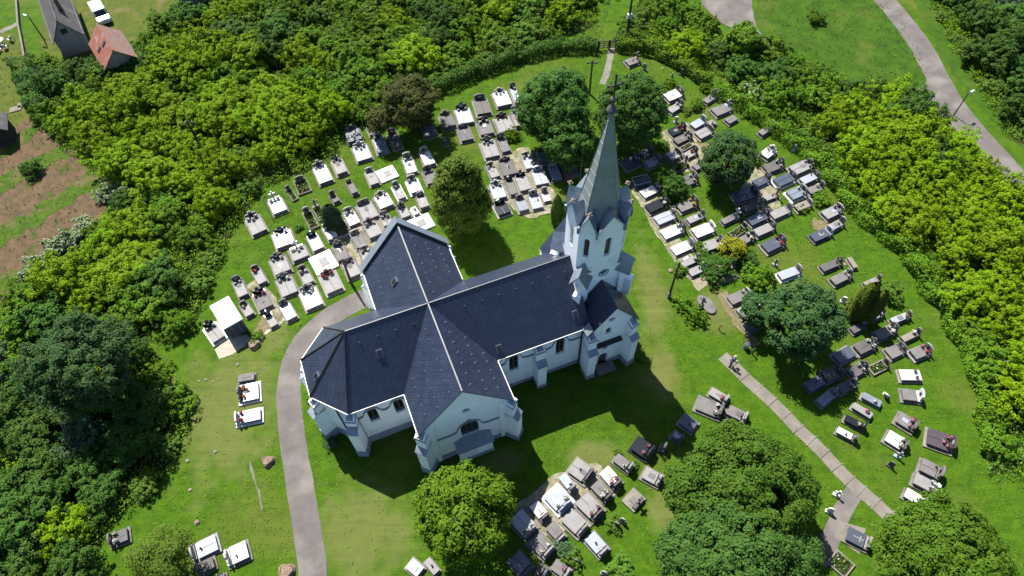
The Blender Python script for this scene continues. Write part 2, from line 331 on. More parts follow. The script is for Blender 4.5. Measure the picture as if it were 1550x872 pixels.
ribbon('garden_path', [(-20, 70), (0, 50), (15, 42), (27, 36)], 0.9, CONC, 0.02, 0.1)
# slab path of cast panels down the slope, laid as separate slabs in one path
pl = MB(); pts = [gp(*p) for p in [(1093, 538), (1110, 554), (1127, 571), (1148, 590), (1169, 609), (1190, 630), (1208, 650), (1228, 668), (1248, 688), (1266, 708), (1286, 728), (1304, 744), (1326, 763), (1346, 782), (1366, 802)]]
for p, q in zip(pts, pts[1:]):
    d = (q-p); d.z = 0; l = d.length; d.normalize(); s = Vector((-d.y, d.x, 0)); z = R.uniform(0.02, 0.05)
    pl.obox((p.x-s.x*0.62+d.x*.05, p.y-s.y*.62+d.y*.05, -0.05), d*(l-0.07), s*1.24, (0, 0, 0.05+z))
    pl.obox((q.x-s.x*0.75-d.x*.06, q.y-s.y*.75-d.y*.06, -0.05), d*0.09, s*1.5, (0, 0, 0.05+z+.05))
tag(pl.build('slab_path', CONC), kind='structure')
ribbon('branch_path', [(1298, 738), (1280, 765), (1268, 790), (1254, 822), (1238, 850)], 1.5, ASPH, 0.022, 0.05)
sheet('gravel_apron', [(1310, 800), (1268, 788), (1262, 812), (1300, 838)], CONC, 0.026, 0.05)
ribbon('gate_path', [(926, 72), (922, 95), (918, 112), (912, 128)], 0.85, CONC, 0.03, 0.04)
for s in ([(238, 560), (262, 570), (268, 600), (245, 622), (232, 590)], [(1055, 218), (1075, 215), (1070, 228), (1050, 230)], [(1230, 330), (1262, 340), (1258, 352), (1232, 348)], [(1085, 445), (1100, 440), (1130, 500), (1150, 520), (1140, 525), (1110, 490)], [(375, 515), (398, 505), (420, 492), (436, 470), (425, 462), (398, 480)]):
    sheet('bare_earth', s, SAND, 0.048, 0.15, 0.5)

# ---------------------------------------------------------------- the church
WALL = mat('white_plaster', (0.86, 0.87, 0.88), (0.79, 0.81, 0.83), rough=0.9, scale=0.8, bump=0.08, bscale=30, spec=0.2, detail=9, stain=((0.55, 0.57, 0.57), 0.7, 0.60, 0.85))
TRIM = mat('grey_stone_trim', (0.21, 0.235, 0.28), (0.16, 0.18, 0.22), rough=0.7, scale=2, bump=0.1)
PLIN = mat('grey_base', (0.24, 0.26, 0.30), (0.18, 0.20, 0.23), rough=0.85, scale=1.5, bump=0.15)
ZINC = mat('zinc_sheet', (0.20, 0.24, 0.28), (0.15, 0.185, 0.22), rough=0.42, scale=0.7, metal=0.35, bump=0.05, bscale=4)
COPPER = mat('aged_spire_sheet', (0.40, 0.43, 0.44), (0.30, 0.335, 0.345), rough=0.4, scale=0.6, metal=0.12, detail=8, stain=((0.34, 0.40, 0.35), 0.5, 0.5, 0.7))
METAL = mat('white_metal_gutter', (0.78, 0.78, 0.76), (0.68, 0.68, 0.66), rough=0.5, scale=2)
PIPE = mat('dark_downpipe', (0.02, 0.022, 0.028), (0.015, 0.016, 0.02), rough=0.5, scale=4)
PANE = mat('dark_window_glass', (0.012, 0.015, 0.020), (0.02, 0.024, 0.03), rough=0.12, scale=2, spec=0.6)
WOOD = mat('brown_frame_wood', (0.10, 0.07, 0.06), (0.06, 0.045, 0.04), rough=0.6, scale=6)
FINI = mat('salmon_stone', (0.42, 0.32, 0.26), (0.32, 0.25, 0.20), rough=0.85, scale=5)
COLLAR = mat('purple_brown_collar', (0.11, 0.09, 0.10), (0.07, 0.06, 0.07), rough=0.6, scale=5)
IRON = mat('black_iron', (0.012, 0.012, 0.014), (0.02, 0.02, 0.02), rough=0.5, scale=8)
GUARD = mat('roof_hook_metal', (0.13, 0.15, 0.18), (0.09, 0.10, 0.13), rough=0.5, scale=3)
def slatemat():
    m = mat('dark_slate_tiles', (0.020, 0.028, 0.052), (0.014, 0.020, 0.040), rough=0.38, scale=1.2, spec=0.5, detail=9, stain=((0.027, 0.036, 0.060), 0.9, 0.5, 0.8))
    nt = m.node_tree; N, L = nt.nodes, nt.links; b = N['Principled BSDF']
    tc = N.new('ShaderNodeTexCoord'); br = N.new('ShaderNodeTexBrick'); mp = N.new('ShaderNodeMapping'); mp.inputs['Rotation'].default_value = (0, 0, math.radians(45))
    br.inputs['Scale'].default_value = 1.0; br.inputs['Brick Width'].default_value = 0.42; br.inputs['Row Height'].default_value = 0.42; br.inputs['Mortar Size'].default_value = 0.03
    br.offset = 0; br.inputs['Mortar Smooth'].default_value = 0.3
    L.new(tc.outputs['Object'], mp.inputs[0]); L.new(mp.outputs[0], br.inputs['Vector'])
    src = b.inputs['Base Color'].links[0].from_socket
    mx = N.new('ShaderNodeMix'); mx.data_type = 'RGBA'; mx.blend_type = 'MULTIPLY'; mx.inputs[7].default_value = (0.7, 0.7, 0.74, 1)
    L.new(br.outputs['Fac'], mx.inputs[0]); L.new(src, mx.inputs[6]); L.new(mx.outputs[2], b.inputs['Base Color'])
    bp = N.new('ShaderNodeBump'); bp.invert = True; bp.inputs['Strength'].default_value = 0.5; bp.inputs['Distance'].default_value = 0.03
    L.new(br.outputs['Fac'], bp.inputs['Height']); L.new(bp.outputs[0], b.inputs['Normal'])
    return m
SLATE = slatemat()
def damp():
    nt = WALL.node_tree; N, L = nt.nodes, nt.links; b = N['Principled BSDF']; tc = N.new('ShaderNodeTexCoord'); src = b.inputs['Base Color'].links[0].from_socket
    sp = N.new('ShaderNodeSeparateXYZ'); L.new(tc.outputs['Object'], sp.inputs[0]); mp = N.new('ShaderNodeMapping'); mp.inputs['Scale'].default_value = (2.2, 2.2, .22); L.new(tc.outputs['Object'], mp.inputs[0])
    nz = N.new('ShaderNodeTexNoise'); nz.inputs['Scale'].default_value = 1; nz.inputs['Detail'].default_value = 7; L.new(mp.outputs[0], nz.inputs['Vector'])
    ad = N.new('ShaderNodeMath'); ad.operation = 'MULTIPLY_ADD'; ad.inputs[1].default_value = -3.4; L.new(nz.outputs[0], ad.inputs[0]); L.new(sp.outputs['Z'], ad.inputs[2])
    mr = N.new('ShaderNodeMapRange'); mr.inputs[1].default_value = -.9; mr.inputs[2].default_value = .9; mr.inputs[3].default_value = .55; mr.inputs[4].default_value = 0; L.new(ad.outputs[0], mr.inputs[0])
    st = N.new('ShaderNodeMapRange'); st.inputs[1].default_value = .58; st.inputs[2].default_value = .75; st.inputs[4].default_value = .3; L.new(nz.outputs[0], st.inputs[0])
    mx = N.new('ShaderNodeMath'); mx.operation = 'MAXIMUM'; L.new(mr.outputs[0], mx.inputs[0]); L.new(st.outputs[0], mx.inputs[1])
    m2 = N.new('ShaderNodeMix'); m2.data_type = 'RGBA'; m2.inputs[7].default_value = (.50, .50, .47, 1); L.new(mx.outputs[0], m2.inputs[0]); L.new(src, m2.inputs[6]); L.new(m2.outputs[2], b.inputs['Base Color'])
damp()
church = tag(empty('church', CH, CHA), 'white village church with dark slate roofs and a tall green-grey spire', 'church')
def arch(c, w, z0, z1, n=10):
    r = w/2; zs = z1-r
    return [(c-r, z0), (c+r, z0)]+[(c+r*math.cos(math.pi*k/n), zs+r*math.sin(math.pi*k/n)) for k in range(n+1)]
def circ(c, z, r, n=16): return [(c+r*math.cos(2*math.pi*k/n), z+r*math.sin(2*math.pi*k/n)) for k in range(n)]
EX, EY, EZ = Vector((1, 0, 0)), Vector((0, 1, 0)), Vector((0, 0, 1))
def frame2(d):  # outward normal d -> horizontal axis running left to right seen from outside
    return Vector((-d.y, d.x, 0))
def window(o, ux, n, prof, c, z0, z1, mull=1, depth=0.20, cross=True):
    """pane set back in its opening, with frame bars as sub-part"""
    b = MB(); b.prism(prof, Vector(o)-n*(depth+0.04), ux, EZ, n, 0.03); w = b.build('window', PANE, church)
    f = MB(); xs_ = [p[0] for p in prof]; x0, x1 = min(xs_), max(xs_)
    oo = Vector(o)-n*(depth+0.005)
    for k in range(mull):
        x = x0+(x1-x0)*(k+1)/(mull+1); f.obox(oo+ux*(x-.05)+EZ*z0, ux*.1, n*.07, EZ*(z1-z0-.05))
    if cross:
        for t in (0.25, 0.5, 0.74):
            f.obox(oo+ux*x0+EZ*(z0+(z1-z0)*t), ux*(x1-x0), n*.045, EZ*.035)
    f.build('window_frame', WOOD, w)
    return w
def hood(o, ux, n, c, w, z1, ext0, ext1, zc):
    """moulded string course that rises over the window arch"""
    r = w/2+0.28; zs = z1-w/2; b = MB()
    path = [(ext0, zc), (c-r-0.55, zc), (c-r-0.1, zc+0.18)]+[(c+r*math.cos(math.pi*(1-k/10)), zs+r*0.95*math.sin(math.pi*(1-k/10))) for k in range(2, 9)]+[(c+r+0.1, zc+0.18), (c+r+0.55, zc), (ext1, zc)]
    th = 0.11; up = [(x, z+th) for x, z in path]; lo = [(x, z-th) for x, z in path]
    k = len(path); a = [Vector(o)+ux*x+EZ*z for x, z in up]+[Vector(o)+ux*x+EZ*z for x, z in lo]; vs = a+[p+n*0.09 for p in a]; m = 2*k
    fs = []
    for i in range(k-1):
        fs += [(i+m, i+1+m, k+i+1+m, k+i+m), (i, i+1, i+1+m, i+m), (k+i, k+i+m, k+i+1+m, k+i+1)]
    b.add(vs, fs); kz = z1+0.26
    b.obox(Vector(o)+ux*(c-.1)+EZ*kz, ux*.2, n*.14, EZ*.34); b.obox(Vector(o)+ux*(c-.24)+EZ*(kz+.1), ux*.48, n*.12, EZ*.13)
    b.build('hood_mould', TRIM, church)
def buttress(p, d, w=0.85, d1=1.0, z1=4.9, d2=0.6, z2=7.1, zb=-0.6):
    d = Vector((d[0], d[1], 0)).normalized(); s = frame2(d); p = Vector((p[0], p[1], 0)); b = MB()
    def blk(dep, za, zb_, dz): # block whose outer edge is lower by dz, inner edge at zb_
        q = p-s*w/2-d*0.3; u, v = s*w, d*(dep+0.3)
        vs = [q+EZ*za, q+u+EZ*za, q+u+v+EZ*za, q+v+EZ*za, q+EZ*zb_, q+u+EZ*zb_, q+u+v+EZ*(zb_-dz), q+v+EZ*(zb_-dz)]
        b.add(vs, [(0, 1, 5, 4), (1, 2, 6, 5), (2, 3, 7, 6), (3, 0, 4, 7), (4, 5, 6, 7)])
    blk(d1, zb, z1+0.75, 0.75); blk(d2, z1, z2+0.55, 0.55)
    bt = b.build('buttress', WALL, church)
    c = MB(); e = 0.07
    def cap(dep0, dep1, za, zb_):
        q = p-s*(w/2+e); u = s*(w+2*e)
        vs = [q+d*dep0+EZ*za, q+u+d*dep0+EZ*za, q+u+d*(dep1+e)+EZ*zb_, q+d*(dep1+e)+EZ*zb_]; vs += [x-EZ*0.12 for x in vs]
        c.add(vs, [(0, 1, 2, 3), (7, 6, 5, 4), (0, 3, 7, 4), (1, 5, 6, 2), (3, 2, 6, 7), (0, 4, 5, 1)])
    cap(d2-.02, d1, z1+0.52, z1+0.02); c.build('cap', TRIM, bt); c = MB()
    # gabled top cap: ridge along d
    q = p-s*(w/2+e); u = s*(w+2*e); m_ = p
    vs = [q+EZ*(z2+.1), q+u+EZ*(z2+.1), q+u+d*(d2+e)+EZ*(z2-.25), q+d*(d2+e)+EZ*(z2-.25), m_+EZ*(z2+.75), m_+d*(d2*.7)+EZ*(z2+.45)]
    c.add(vs, [(0, 3, 5, 4), (1, 4, 5, 2), (3, 2, 5), (0, 1, 2, 3), (0, 4, 1)])
    c.build('cap', TRIM, bt)
    pb = MB(); q = p-s*(w/2+.06)-d*.25; pb.obox(q+EZ*zb, s*(w+.12), d*(d1+.25+.06), EZ*(1.25-zb)); pb.build('plinth', PLIN, bt)

EV, RG = 7.9, 13.0
# walls
bw = MB()
S1, N1 = Vector((0, -4, 0)), Vector((0, 4, 0))
winS = [(-7.05, 0.84, 3.85, 6.35), (-4.75, 0.84, 3.85, 6.35), (5.95, 0.88, 3.85, 6.75), (10.48, 0.88, 3.85, 6.75)]
bw.panel([(-8.7, -0.6), (13.0, -0.6), (13.0, EV), (-8.7, EV)], [arch(c, w, a, b) for c, w, a, b in winS], S1, EX, -EY, 0.25)
bw.panel([(-13.0, -0.6), (8.7, -0.6), (8.7, EV), (-13.0, EV)], [arch(-c, w, a, b) for c, w, a, b in winS], N1, -EX, EY, 0.25)
AP = [Vector((-8.7, -4, 0)), Vector((-11.0, -1.65, 0)), Vector((-11.0, 1.75, 0)), Vector((-8.7, 4, 0))]
for p, q in zip(AP, AP[1:]):
    l = (q-p).length; u = (q-p).normalized(); bw.add([p-EZ*.6, q-EZ*.6, q+EZ*EV, p+EZ*EV], [(0, 1, 2, 3)])
bw.build('nave_wall', WALL, church)
TX = 0.15
for sg, yy in ((-1, -8.1), (1, 9.0)):
    tw = MB()
    n = EY*sg; u = EX*(-sg); o = Vector((TX, yy, 0))
    u = frame2(n)
    gab = [(-3.8, -0.6), (3.8, -0.6), (3.8, EV+.15), (0, 12.75), (-3.8, EV+.15)]
    holes = [arch(0.12*(-sg), 1.6, 3.45, 6.15), circ(0.07, 8.58, 0.37)]
    tw.panel(gab, holes, o, u, n, 0.25)
    for x in (-3.8, 3.8): tw.add([Vector((TX+x, yy, -.6)), Vector((TX+x, 4*sg, -.6)), Vector((TX+x, 4*sg, EV)), Vector((TX+x, yy, EV))], [(0, 1, 2, 3)])
    tw.build('transept_wall', WALL, church)
    window(o, u, n, arch(0.12*(-sg), 1.6, 3.45, 6.15), 0, 3.45, 6.1, mull=2)
    window(o, u, n, circ(0.07, 8.58, 0.37), 0, 8.3, 8.9, mull=0, cross=False)
    hood(o, u, n, 0.12*(-sg), 1.6, 6.15, -2.8, 2.8, 4.9)
for x in (TX-3.82, TX+2.82): pil = MB(); pil.box(x, x+1.0, -8.22, -8.0, -.5, EV-.1); pil.build('corner_pilaster', WALL, church)
for c, w, a, b in winS:
    window(S1, EX, -EY, arch(c, w, a, b), c, a, b-.05)
    window(N1, -EX, EY, arch(-c, w, a, b), -c, a, b-.05)
hood(S1, EX, -EY, -7.05, .84, 6.35, -8.3, -5.95, 5.5); hood(S1, EX, -EY, -4.75, .84, 6.35, -5.95, -3.7, 5.5)
hood(S1, EX, -EY, 5.95, .88, 6.75, 4.2, 7.85, 5.75); hood(S1, EX, -EY, 10.48, .88, 6.75, 8.7, 12.6, 5.75)
# plinth band
pb = MB(); e = 0.09
pb.box(-8.7, 13.0, -4-e, -3.9, -.6, 1.3); pb.box(-8.7, 13.0, 3.9, 4+e, -.6, 1.3)
pb.box(TX-3.8-e, TX-1.45, -8.1-e, -8.0, -.6, 1.1); pb.box(TX+1.8, TX+3.8+e, -8.1-e, -8.0, -.6, 1.1); pb.box(TX-3.8-e, TX+3.8+e, 8.9, 9.0+e, -.6, 1.1)
for x in (-3.8-e, 3.8-.05): pb.box(TX+x, TX+x+e+.05, -8.0, -4.1, -.6, 1.1); pb.box(TX+x, TX+x+e+.05, 4.1, 8.9, -.6, 1.1)
for p, q in zip(AP, AP[1:]):
    u = (q-p).normalized(); n = Vector((u.y, -u.x, 0)); n = n if n.dot(p+q) > 0 else -n
    pb.obox(p-EZ*.6-n*.05, q-p, n*(e+.05), EZ*1.9)
pb.build('base_plinth', PLIN, church)
# low vestry porch under the transept window
lt = MB(); z0, z1 = 2.6, 3.55
lt.add([(TX-1.35, -9.0, -.6), (TX+1.75, -9.0, -.6), (TX+1.75, -8.1, -.6), (TX-1.35, -8.1, -.6), (TX-1.35, -9.0, z0), (TX+1.75, -9.0, z0), (TX+1.75, -8.1, z0+.3), (TX-1.35, -8.1, z0+.3)], [(0, 1, 5, 4), (1, 2, 6, 5), (3, 0, 4, 7)])
vs = lt.build('vestry_projection', WALL, church)
lr = MB(); q = [(TX-1.5, -9.12, z0-.03), (TX+1.9, -9.12, z0-.03), (TX+1.9, -8.12, z0+.42), (TX+1.0, -8.12, z1), (TX-.75, -8.12, z1), (TX-1.5, -8.12, z0+.42)]
lr.add([Vector(p) for p in q]+[Vector(p)-EZ*.1 for p in q], [(0, 1, 3, 4), (1, 2, 3), (0, 4, 5), (0, 6, 7, 1), (1, 7, 8, 2), (5, 11, 6, 0)]); lr.build('vestry_roof', TRIM, vs)
lp = MB(); lp.box(TX-1.44, TX+1.84, -9.09, -8.95, -.6, .75); lp.build('vestry_base', PLIN, vs)
# roofs
def roof(name, polys, m=SLATE, t=0.16):
    b = MB()
    for p in polys: b.slab(p, t)
    return b.build(name, m, church)
ez = 7.86
roof('nave_roof', [[(-8.8, -4.42, ez), (13.05, -4.42, ez), (13.05, 0, RG), (-6.8, 0, RG)], [(13.05, 4.42, ez), (-8.8, 4.42, ez), (-6.8, 0, RG), (13.05, 0, RG)]])
E_ = [Vector((-8.8, -4.42, ez)), Vector((-11.35, -1.7, ez)), Vector((-11.35, 1.95, ez)), Vector((-8.8, 4.42, ez))]; tip = Vector((-6.8, 0, RG))
roof('apse_roof', [[p, tip, q] for p, q in zip(E_, E_[1:])])
yS, yN = -8.42, 9.3
roof('transept_roof', [[(TX-4.15, yN, ez), (TX-4.15, yS, ez), (TX, yS, RG), (TX, yN, RG)], [(TX+4.15, yS, ez), (TX+4.15, yN, ez), (TX, yN, RG), (TX, yS, RG)]])
cp = MB()
for sg in (-1, 1):
    a, b_ = Vector((TX+sg*4.3, 8.75, ez+.12)), Vector((TX, 8.75, RG+.32)); L_ = (b_-a)
    cp.obox(a, L_, (0, .75, 0), Vector((-L_.z*sg*(-1), 0, abs(L_.x))).normalized()*0.2 if False else EZ*0.12)
cp.build('gable_coping', ZINC, church)
GUARD0 = mat('ridge_metal', (0.10, 0.105, 0.12), (0.14, 0.14, 0.14), rough=0.5, scale=2.2, mixlo=.52, mixhi=.58)
rc = MB()
rc.box(-6.8, 12.9, -.035, .035, RG-.02, RG+.045); rc.box(TX-.055, TX+.055, yS, -.1, RG-.02, RG+.065); rc.box(TX-.055, TX+.055, .1, 8.7, RG-.02, RG+.065)
rc.build('ridge_cap', GUARD0, church)
hp = MB()
for p in E_: hp.tube([p+EZ*.06, tip+EZ*.04], 0.07, 5)
hp.build('hip_cap', PIPE, church)
# gutters
def gutter(p, q):
    p, q = Vector(p), Vector(q); d = (q-p).normalized(); n = Vector((d.y, -d.x, 0)); b = MB(); b.obox(p-n*.02-EZ*.12, q-p, n*.09, EZ*.09); b.build('gutter', METAL, church)
gutter((-8.8, -4.42, ez), (TX-4.2, -4.42, ez)); gutter((TX+4.2, -4.42, ez), (12.6, -4.42, ez)); gutter((TX-4.15, -4.5, ez), (TX-4.15, yS, ez)); 
gutter((TX+4.15, yS, ez), (TX+4.15, -4.5, ez)); gutter((TX+4.15, 4.6, ez), (TX+4.15, 8.7, ez)); gutter((TX-4.15, 8.7, ez), (TX-4.15, 4.5, ez)); 
for p, q in zip(E_, E_[1:]): gutter(q, p)
for x, y in ((-8.35, -4.15), (12.5, -4.15), (-9.75, -3.15)):
    b = MB(); b.tube([(x, y-.3, ez-.1), (x, y, ez-.7), (x, y, 0)], 0.075, 6); b.build('downpipe', PIPE, church)
# buttresses
buttress((8.28, -4), (0, -1), .85, 1.15, 4.9, .65, 6.9)
buttress((8.28, 4), (0, 1), .85, 1.15, 4.9, .65, 6.9)
for x, sx in ((TX-3.75, -1), (TX+3.75, 1)): buttress((x, -8.05), (sx, -1), .9, 1.0, 5.0, .6, 7.3); buttress((x, 8.95), (sx, 1), .9, 1.0, 5.0, .6, 7.3)
buttress(AP[0], (-.42, -.9), .85, 1.2, 5.2, .65, 6.8); buttress(AP[1], (-.95, -.35), .85, 1.1, 5.2, .65, 6.8); buttress(AP[2], (-.95, .35), .85, 1.1, 5.2, .65, 6.8); buttress(AP[3], (-.42, .9), .85, 1.2, 5.2, .65, 6.8)
# skylights
def skylight(x, y, z, nrm):
    n = Vector(nrm).normalized(); u = n.cross(EZ).normalized(); w = u.cross(n); b = MB(); o = Vector((x, y, z))
    b.obox(o-u*.27-w*.36-n*.1, u*.54, w*.72, n*.2); s = b.build('skylight', GUARD, church)
    b = MB(); b.obox(o-u*.2-w*.29+n*.09, u*.4, w*.58, n*.02); b.build('pane', PANE, s)
skylight(-4.78, -1.78, 10.93, (0, -1.17, 1)); skylight(4.74, -3.8, 8.57, (0, -1.17, 1)); skylight(12.0, -3.4, 9.04, (0, -1.17, 1)); skylight(-1.68, 4.63, 10.8, (-1.23, 0, 1)); skylight(-10.25, -.8, 8.9+.25, (-1.13, 0, 1))
# snow guards: rows of small metal tabs near the ridges
sg_ = MB()
def tab(x, y, z, n):
    n = Vector(n).normalized(); o = Vector((x, y, z)); u = n.cross(EZ).normalized()
    sg_.add([o-u*.08, o+u*.08, o+n*.13], [(0, 1, 2)]); sg_.add([o-u*.08+n.cross(u)*.03, o+u*.08+n.cross(u)*.03, o+n*.13], [(0, 1, 2)])
for k in range(13):
    x = -6+k*1.5
    if abs(x-TX) > 1.6:
        for f in (.8,): tab(x, -f, RG-1.17*f+.01, (0, -1.17, 1)); tab(x, f, RG-1.17*f+.01, (0, 1.17, 1))
for k in range(9):
    y = -7.6+k*1.0
    for s in (-1, 1):
        if abs(y) > 1.2: tab(TX+s*.85, y, RG-1.24*.85+.02, (s*1.24, 0, 1))
        if k < 7: tab(TX+s*.85, 1.6+k*1.05, RG-1.24*.85+.02, (s*1.24, 0, 1))
for s in (-1, 1):
    for f in (2.0, 3.1):
        for k in range(16): tab(TX+s*f, -7.8+k*.42, RG-1.24*f+.02, (s*1.24, 0, 1)) if k % 2 == (f > 2.5) else None
        for k in range(12): tab(TX+s*f, 4.6+k*.36, RG-1.24*f+.02, (s*1.24, 0, 1)) if k % 2 else None
sg_.build('snow_guards', GUARD, church)['kind'] = 'stuff'
# cross-block below the tower with gabled porches
PX = 14.9
pw = MB(); o = Vector((PX, -5.0, 0)); n = -EY
gab = [(-2.3, -.6), (2.3, -.6), (2.3, 7.95), (0, 11.0), (-2.3, 7.95)]
hl = [arch(-.25, .55, 6.45, 7.55), circ(-.1, 8.85, .34), [(-.52, 3.55), (.02, 3.55), (.02, 4.1), (-.52, 4.1)], arch(-.32, .95, -.55, 2.75)]
pw.panel(gab, hl, o, EX, n, .3)
o2 = Vector((PX, 5.0, 0)); pw.panel(gab, [arch(0, .6, 6.4, 7.5), arch(0, 1.0, -.55, 2.7)], o2, -EX, EY, .3)
for x in (-2.3, 2.3): pw.add([Vector((PX+x, -5, -.6)), Vector((PX+x, 5, -.6)), Vector((PX+x, 5, 7.9)), Vector((PX+x, -5, 7.9))], [(0, 1, 2, 3)])
pw.build('porch_wall', WALL, church)
window(o, EX, n, hl[0], 0, 6.45, 7.5, mull=0, cross=False); window(o, EX, n, hl[1], 0, 8.5, 9.2, mull=0, cross=False); window(o, EX, n, hl[2], 0, 3.55, 4.1, mull=1, cross=False); window(o2, -EX, EY, arch(0, .6, 6.4, 7.5), 0, 6.4, 7.5, mull=0, cross=False)
dr = MB(); dr.prism(hl[3], o-n*.28, EX, EZ, n, .05); d_ = dr.build('door', WOOD, church)
b = MB(); b.box(PX-.05, PX+.03, -4.78, -4.68, .95, 1.1); b.build('door_handle', METAL, d_)
dr = MB(); dr.prism(arch(0, 1.0, -.55, 2.7), o2-EY*.28, -EX, EZ, EY, .05); dr.build('door', WOOD, church)
b = MB(); b.box(PX-1.35, PX+1.15, -5.5, -5.0, 5.12, 5.26); b.build('door_canopy', PIPE, church)
b = MB(); b.box(PX-1.2, PX+.7, -6.1, -5.1, -.2, .98); b.build('door_step', CONC, church)
b = MB(); b.box(PX-2.36, PX-.95, -5.08, -4.95, -.6, 1.3); b.box(PX+.25, PX+2.36, -5.08, -4.95, -.6, 1.3); b.box(PX+2.25, PX+2.38, -4.9, 5, -.6, 1.3); b.build('base_plinth', PLIN, church)
for y, s in ((-4.95, -1), (4.95, 1)): buttress((12.9, y), (0, s), .8, 1.0, 5.2, .6, 7.3); buttress((16.9, y), (0.25, s), .8, 1.0, 5.2, .6, 7.3)
roof('porch_roof', [[(PX-2.55, 5.3, 7.72), (PX-2.55, -5.3, 7.72), (PX, -5.3, 11.2), (PX, 5.3, 11.2)], [(PX+2.55, -5.3, 7.72), (PX+2.55, 5.3, 7.72), (PX, 5.3, 11.2), (PX, -5.3, 11.2)]])
b = MB(); b.obox((PX-2.6, -5.36, 7.95), (0, .9, 0), (.55, 0, .75), EZ*.1); b.build('valley_flashing', ZINC, church)
# tower: square base, octagonal belfry with a gable on every side, spire
TC = Vector((15.0, 0, 0)); hb = 2.2
tb = MB()
for n in (-EY, EX, EY, -EX):
    u = frame2(n); o = TC+n*hb
    hol = [circ(0.0, 12.15, .4)] if n == -EY else []
    tb.panel([(-hb, 6), (hb, 6), (hb, 12.9), (-hb, 12.9)], hol, o, u, n, .25)
    if hol: window(o, u, n, hol[0], 0, 11.8, 12.5, mull=0, cross=False)
tb.build('tower_base', WALL, church)
b = MB(); b.lathe([(.56, -.07), (.42, .07), (.42, -.07)], (0, 0, 0), 20)
ring = MB(); rp_ = circ(0, 0, .52, 20)
ri = [TC-EY*(hb+.0)+EX*x+EZ*(12.15+z) for x, z in rp_]; rr_ = [TC-EY*(hb+.07)+EX*x*.8+EZ*(12.15+z*.8) for x, z in rp_]
ring.add(ri+rr_, [(i, (i+1) % 20, (i+1) % 20+20, i+20) for i in range(20)]); ring.build('window_ring', PLIN, church)
RO = 2.49; ang = []
for q in range(4): ang += [q*90-28, q*90+28]
OV = [Vector((RO*math.cos(math.radians(a)), RO*math.sin(math.radians(a)), 0)) for a in ang]
oc = MB(); gabr = MB(); zt0, zv, zp = 12.9, 18.2, 19.75
for i in range(8):
    p, q = OV[i], OV[(i+1) % 8]; mid = (p+q)/2; n = mid.normalized(); u = (q-p).normalized(); hw = (q-p).length/2; o = TC+mid
    ww = .56 if hw > 1 else .46
    win = arch(0, ww, 14.55, 17.0)
    oc.panel([(-hw, zt0), (hw, zt0), (hw, zv), (0, zp), (-hw, zv)], [win], o, u, n, .3)
    window(o, u, n, win, 0, 14.55, 17, mull=0, depth=.25, cross=False)
    # two metal planes of the gablet running back to the spire
    ins = mid.length-0.7
    for s in (-1, 1):
        a, c = o+u*s*hw*1.04+n*.2+EZ*(zv+.0), o+n*.2+EZ*(zp+.12)
        a2, c2 = TC+n*(ins*.75)+u*s*hw*.45+EZ*(zv+.1), TC+n*.75+EZ*(zp+.12)
        vs_ = [a, c, c2, a2]; gabr.slab(vs_ if s > 0 else vs_[::-1], .09)
oc.build('belfry_wall', WALL, church)
gabr.build('belfry_gable_roof', ZINC, church)
vt = MB()
for v in OV: vt.obox(TC+v*1.0+EZ*17.55-Vector((-v.y, v.x, 0)).normalized()*.08, Vector((-v.y, v.x, 0)).normalized()*.16, v.normalized()*.22, EZ*.75)
vt.build('valley_spout', ZINC, church)
sp = MB(); SA = [Vector((math.cos(math.radians(a)), math.sin(math.radians(a)), 0)) for a in ang]
lv = [(17.9, 1.98), (19.0, 1.72), (22.0, 1.14), (25.0, .62), (28.35, .10)]
vs_ = [TC+s*r+EZ*z for z, r in lv for s in SA]; fs_ = [(j*8+i, j*8+(i+1) % 8, (j+1)*8+(i+1) % 8, (j+1)*8+i) for j in range(4) for i in range(8)]
sp.add(vs_, fs_+[tuple(range(32, 40))])
spo = sp.build('spire', COPPER, church)
sm = MB()
for i in range(8):
    sm.tube([TC+SA[i]*(r+.012)+EZ*z for z, r in lv], .028, 4)
for z in np.arange(18.9, 28, .95):
    r = float(np.interp(z, [l[0] for l in lv], [l[1] for l in lv]))+.012
    for i in range(8): sm.tube([TC+SA[i]*r+EZ*z, TC+SA[(i+1) % 8]*r+EZ*z], .012, 3)
sm.build('seam', COPPER, spo)
b = MB(); b.obox(TC-EY*1.62-EX*.02+EZ*18.85, EX*.42, -EY*.35, EZ*.85); b.build('hatch', COPPER, spo)
b = MB(); b.lathe([(.12, 28.1), (.40, 28.3), (.36, 28.42), (.14, 28.75), (.09, 29.0), (.2, 29.15), (.2, 29.3), (.06, 29.45)], TC, 12); cl = b.build('spire_collar', COLLAR, church, smooth=False)
b = MB(); b.obox(TC+Vector((-.05, -.05, 29.4)), (.1, 0, 0), (0, .1, 0), (0, 0, 1.75)); b.obox(TC+Vector((-.5, -.04, 30.35)), (1.0, 0, 0), (0, .08, 0), (0, 0, .1))
for dx, dz in ((-.5, 0.05), (.5, .05), (0, .8)): b.lathe([(.02, -.12), (.12, 0), (.02, .12)], TC+Vector((dx, 0, 30.35+dz)), 6)
b.build('cross', IRON, cl)
for i in range(8):
    p, q = OV[i], OV[(i+1) % 8]; mid = (p+q)/2; n = mid.normalized(); u = (q-p).normalized(); c = TC+mid+n*.12+EZ*(zp+.05)
    b = MB(); b.lathe([(.06, 0), (.07, .18), (.12, .25), (.14, .36), (.09, .48), (.04, .55)], c, 8)
    for d in (u, -u, n, -n): b.lathe([(.02, -.07), (.085, 0), (.02, .08)], c+d*.17+EZ*.34, 6)
    b.build('finial', FINI, church)
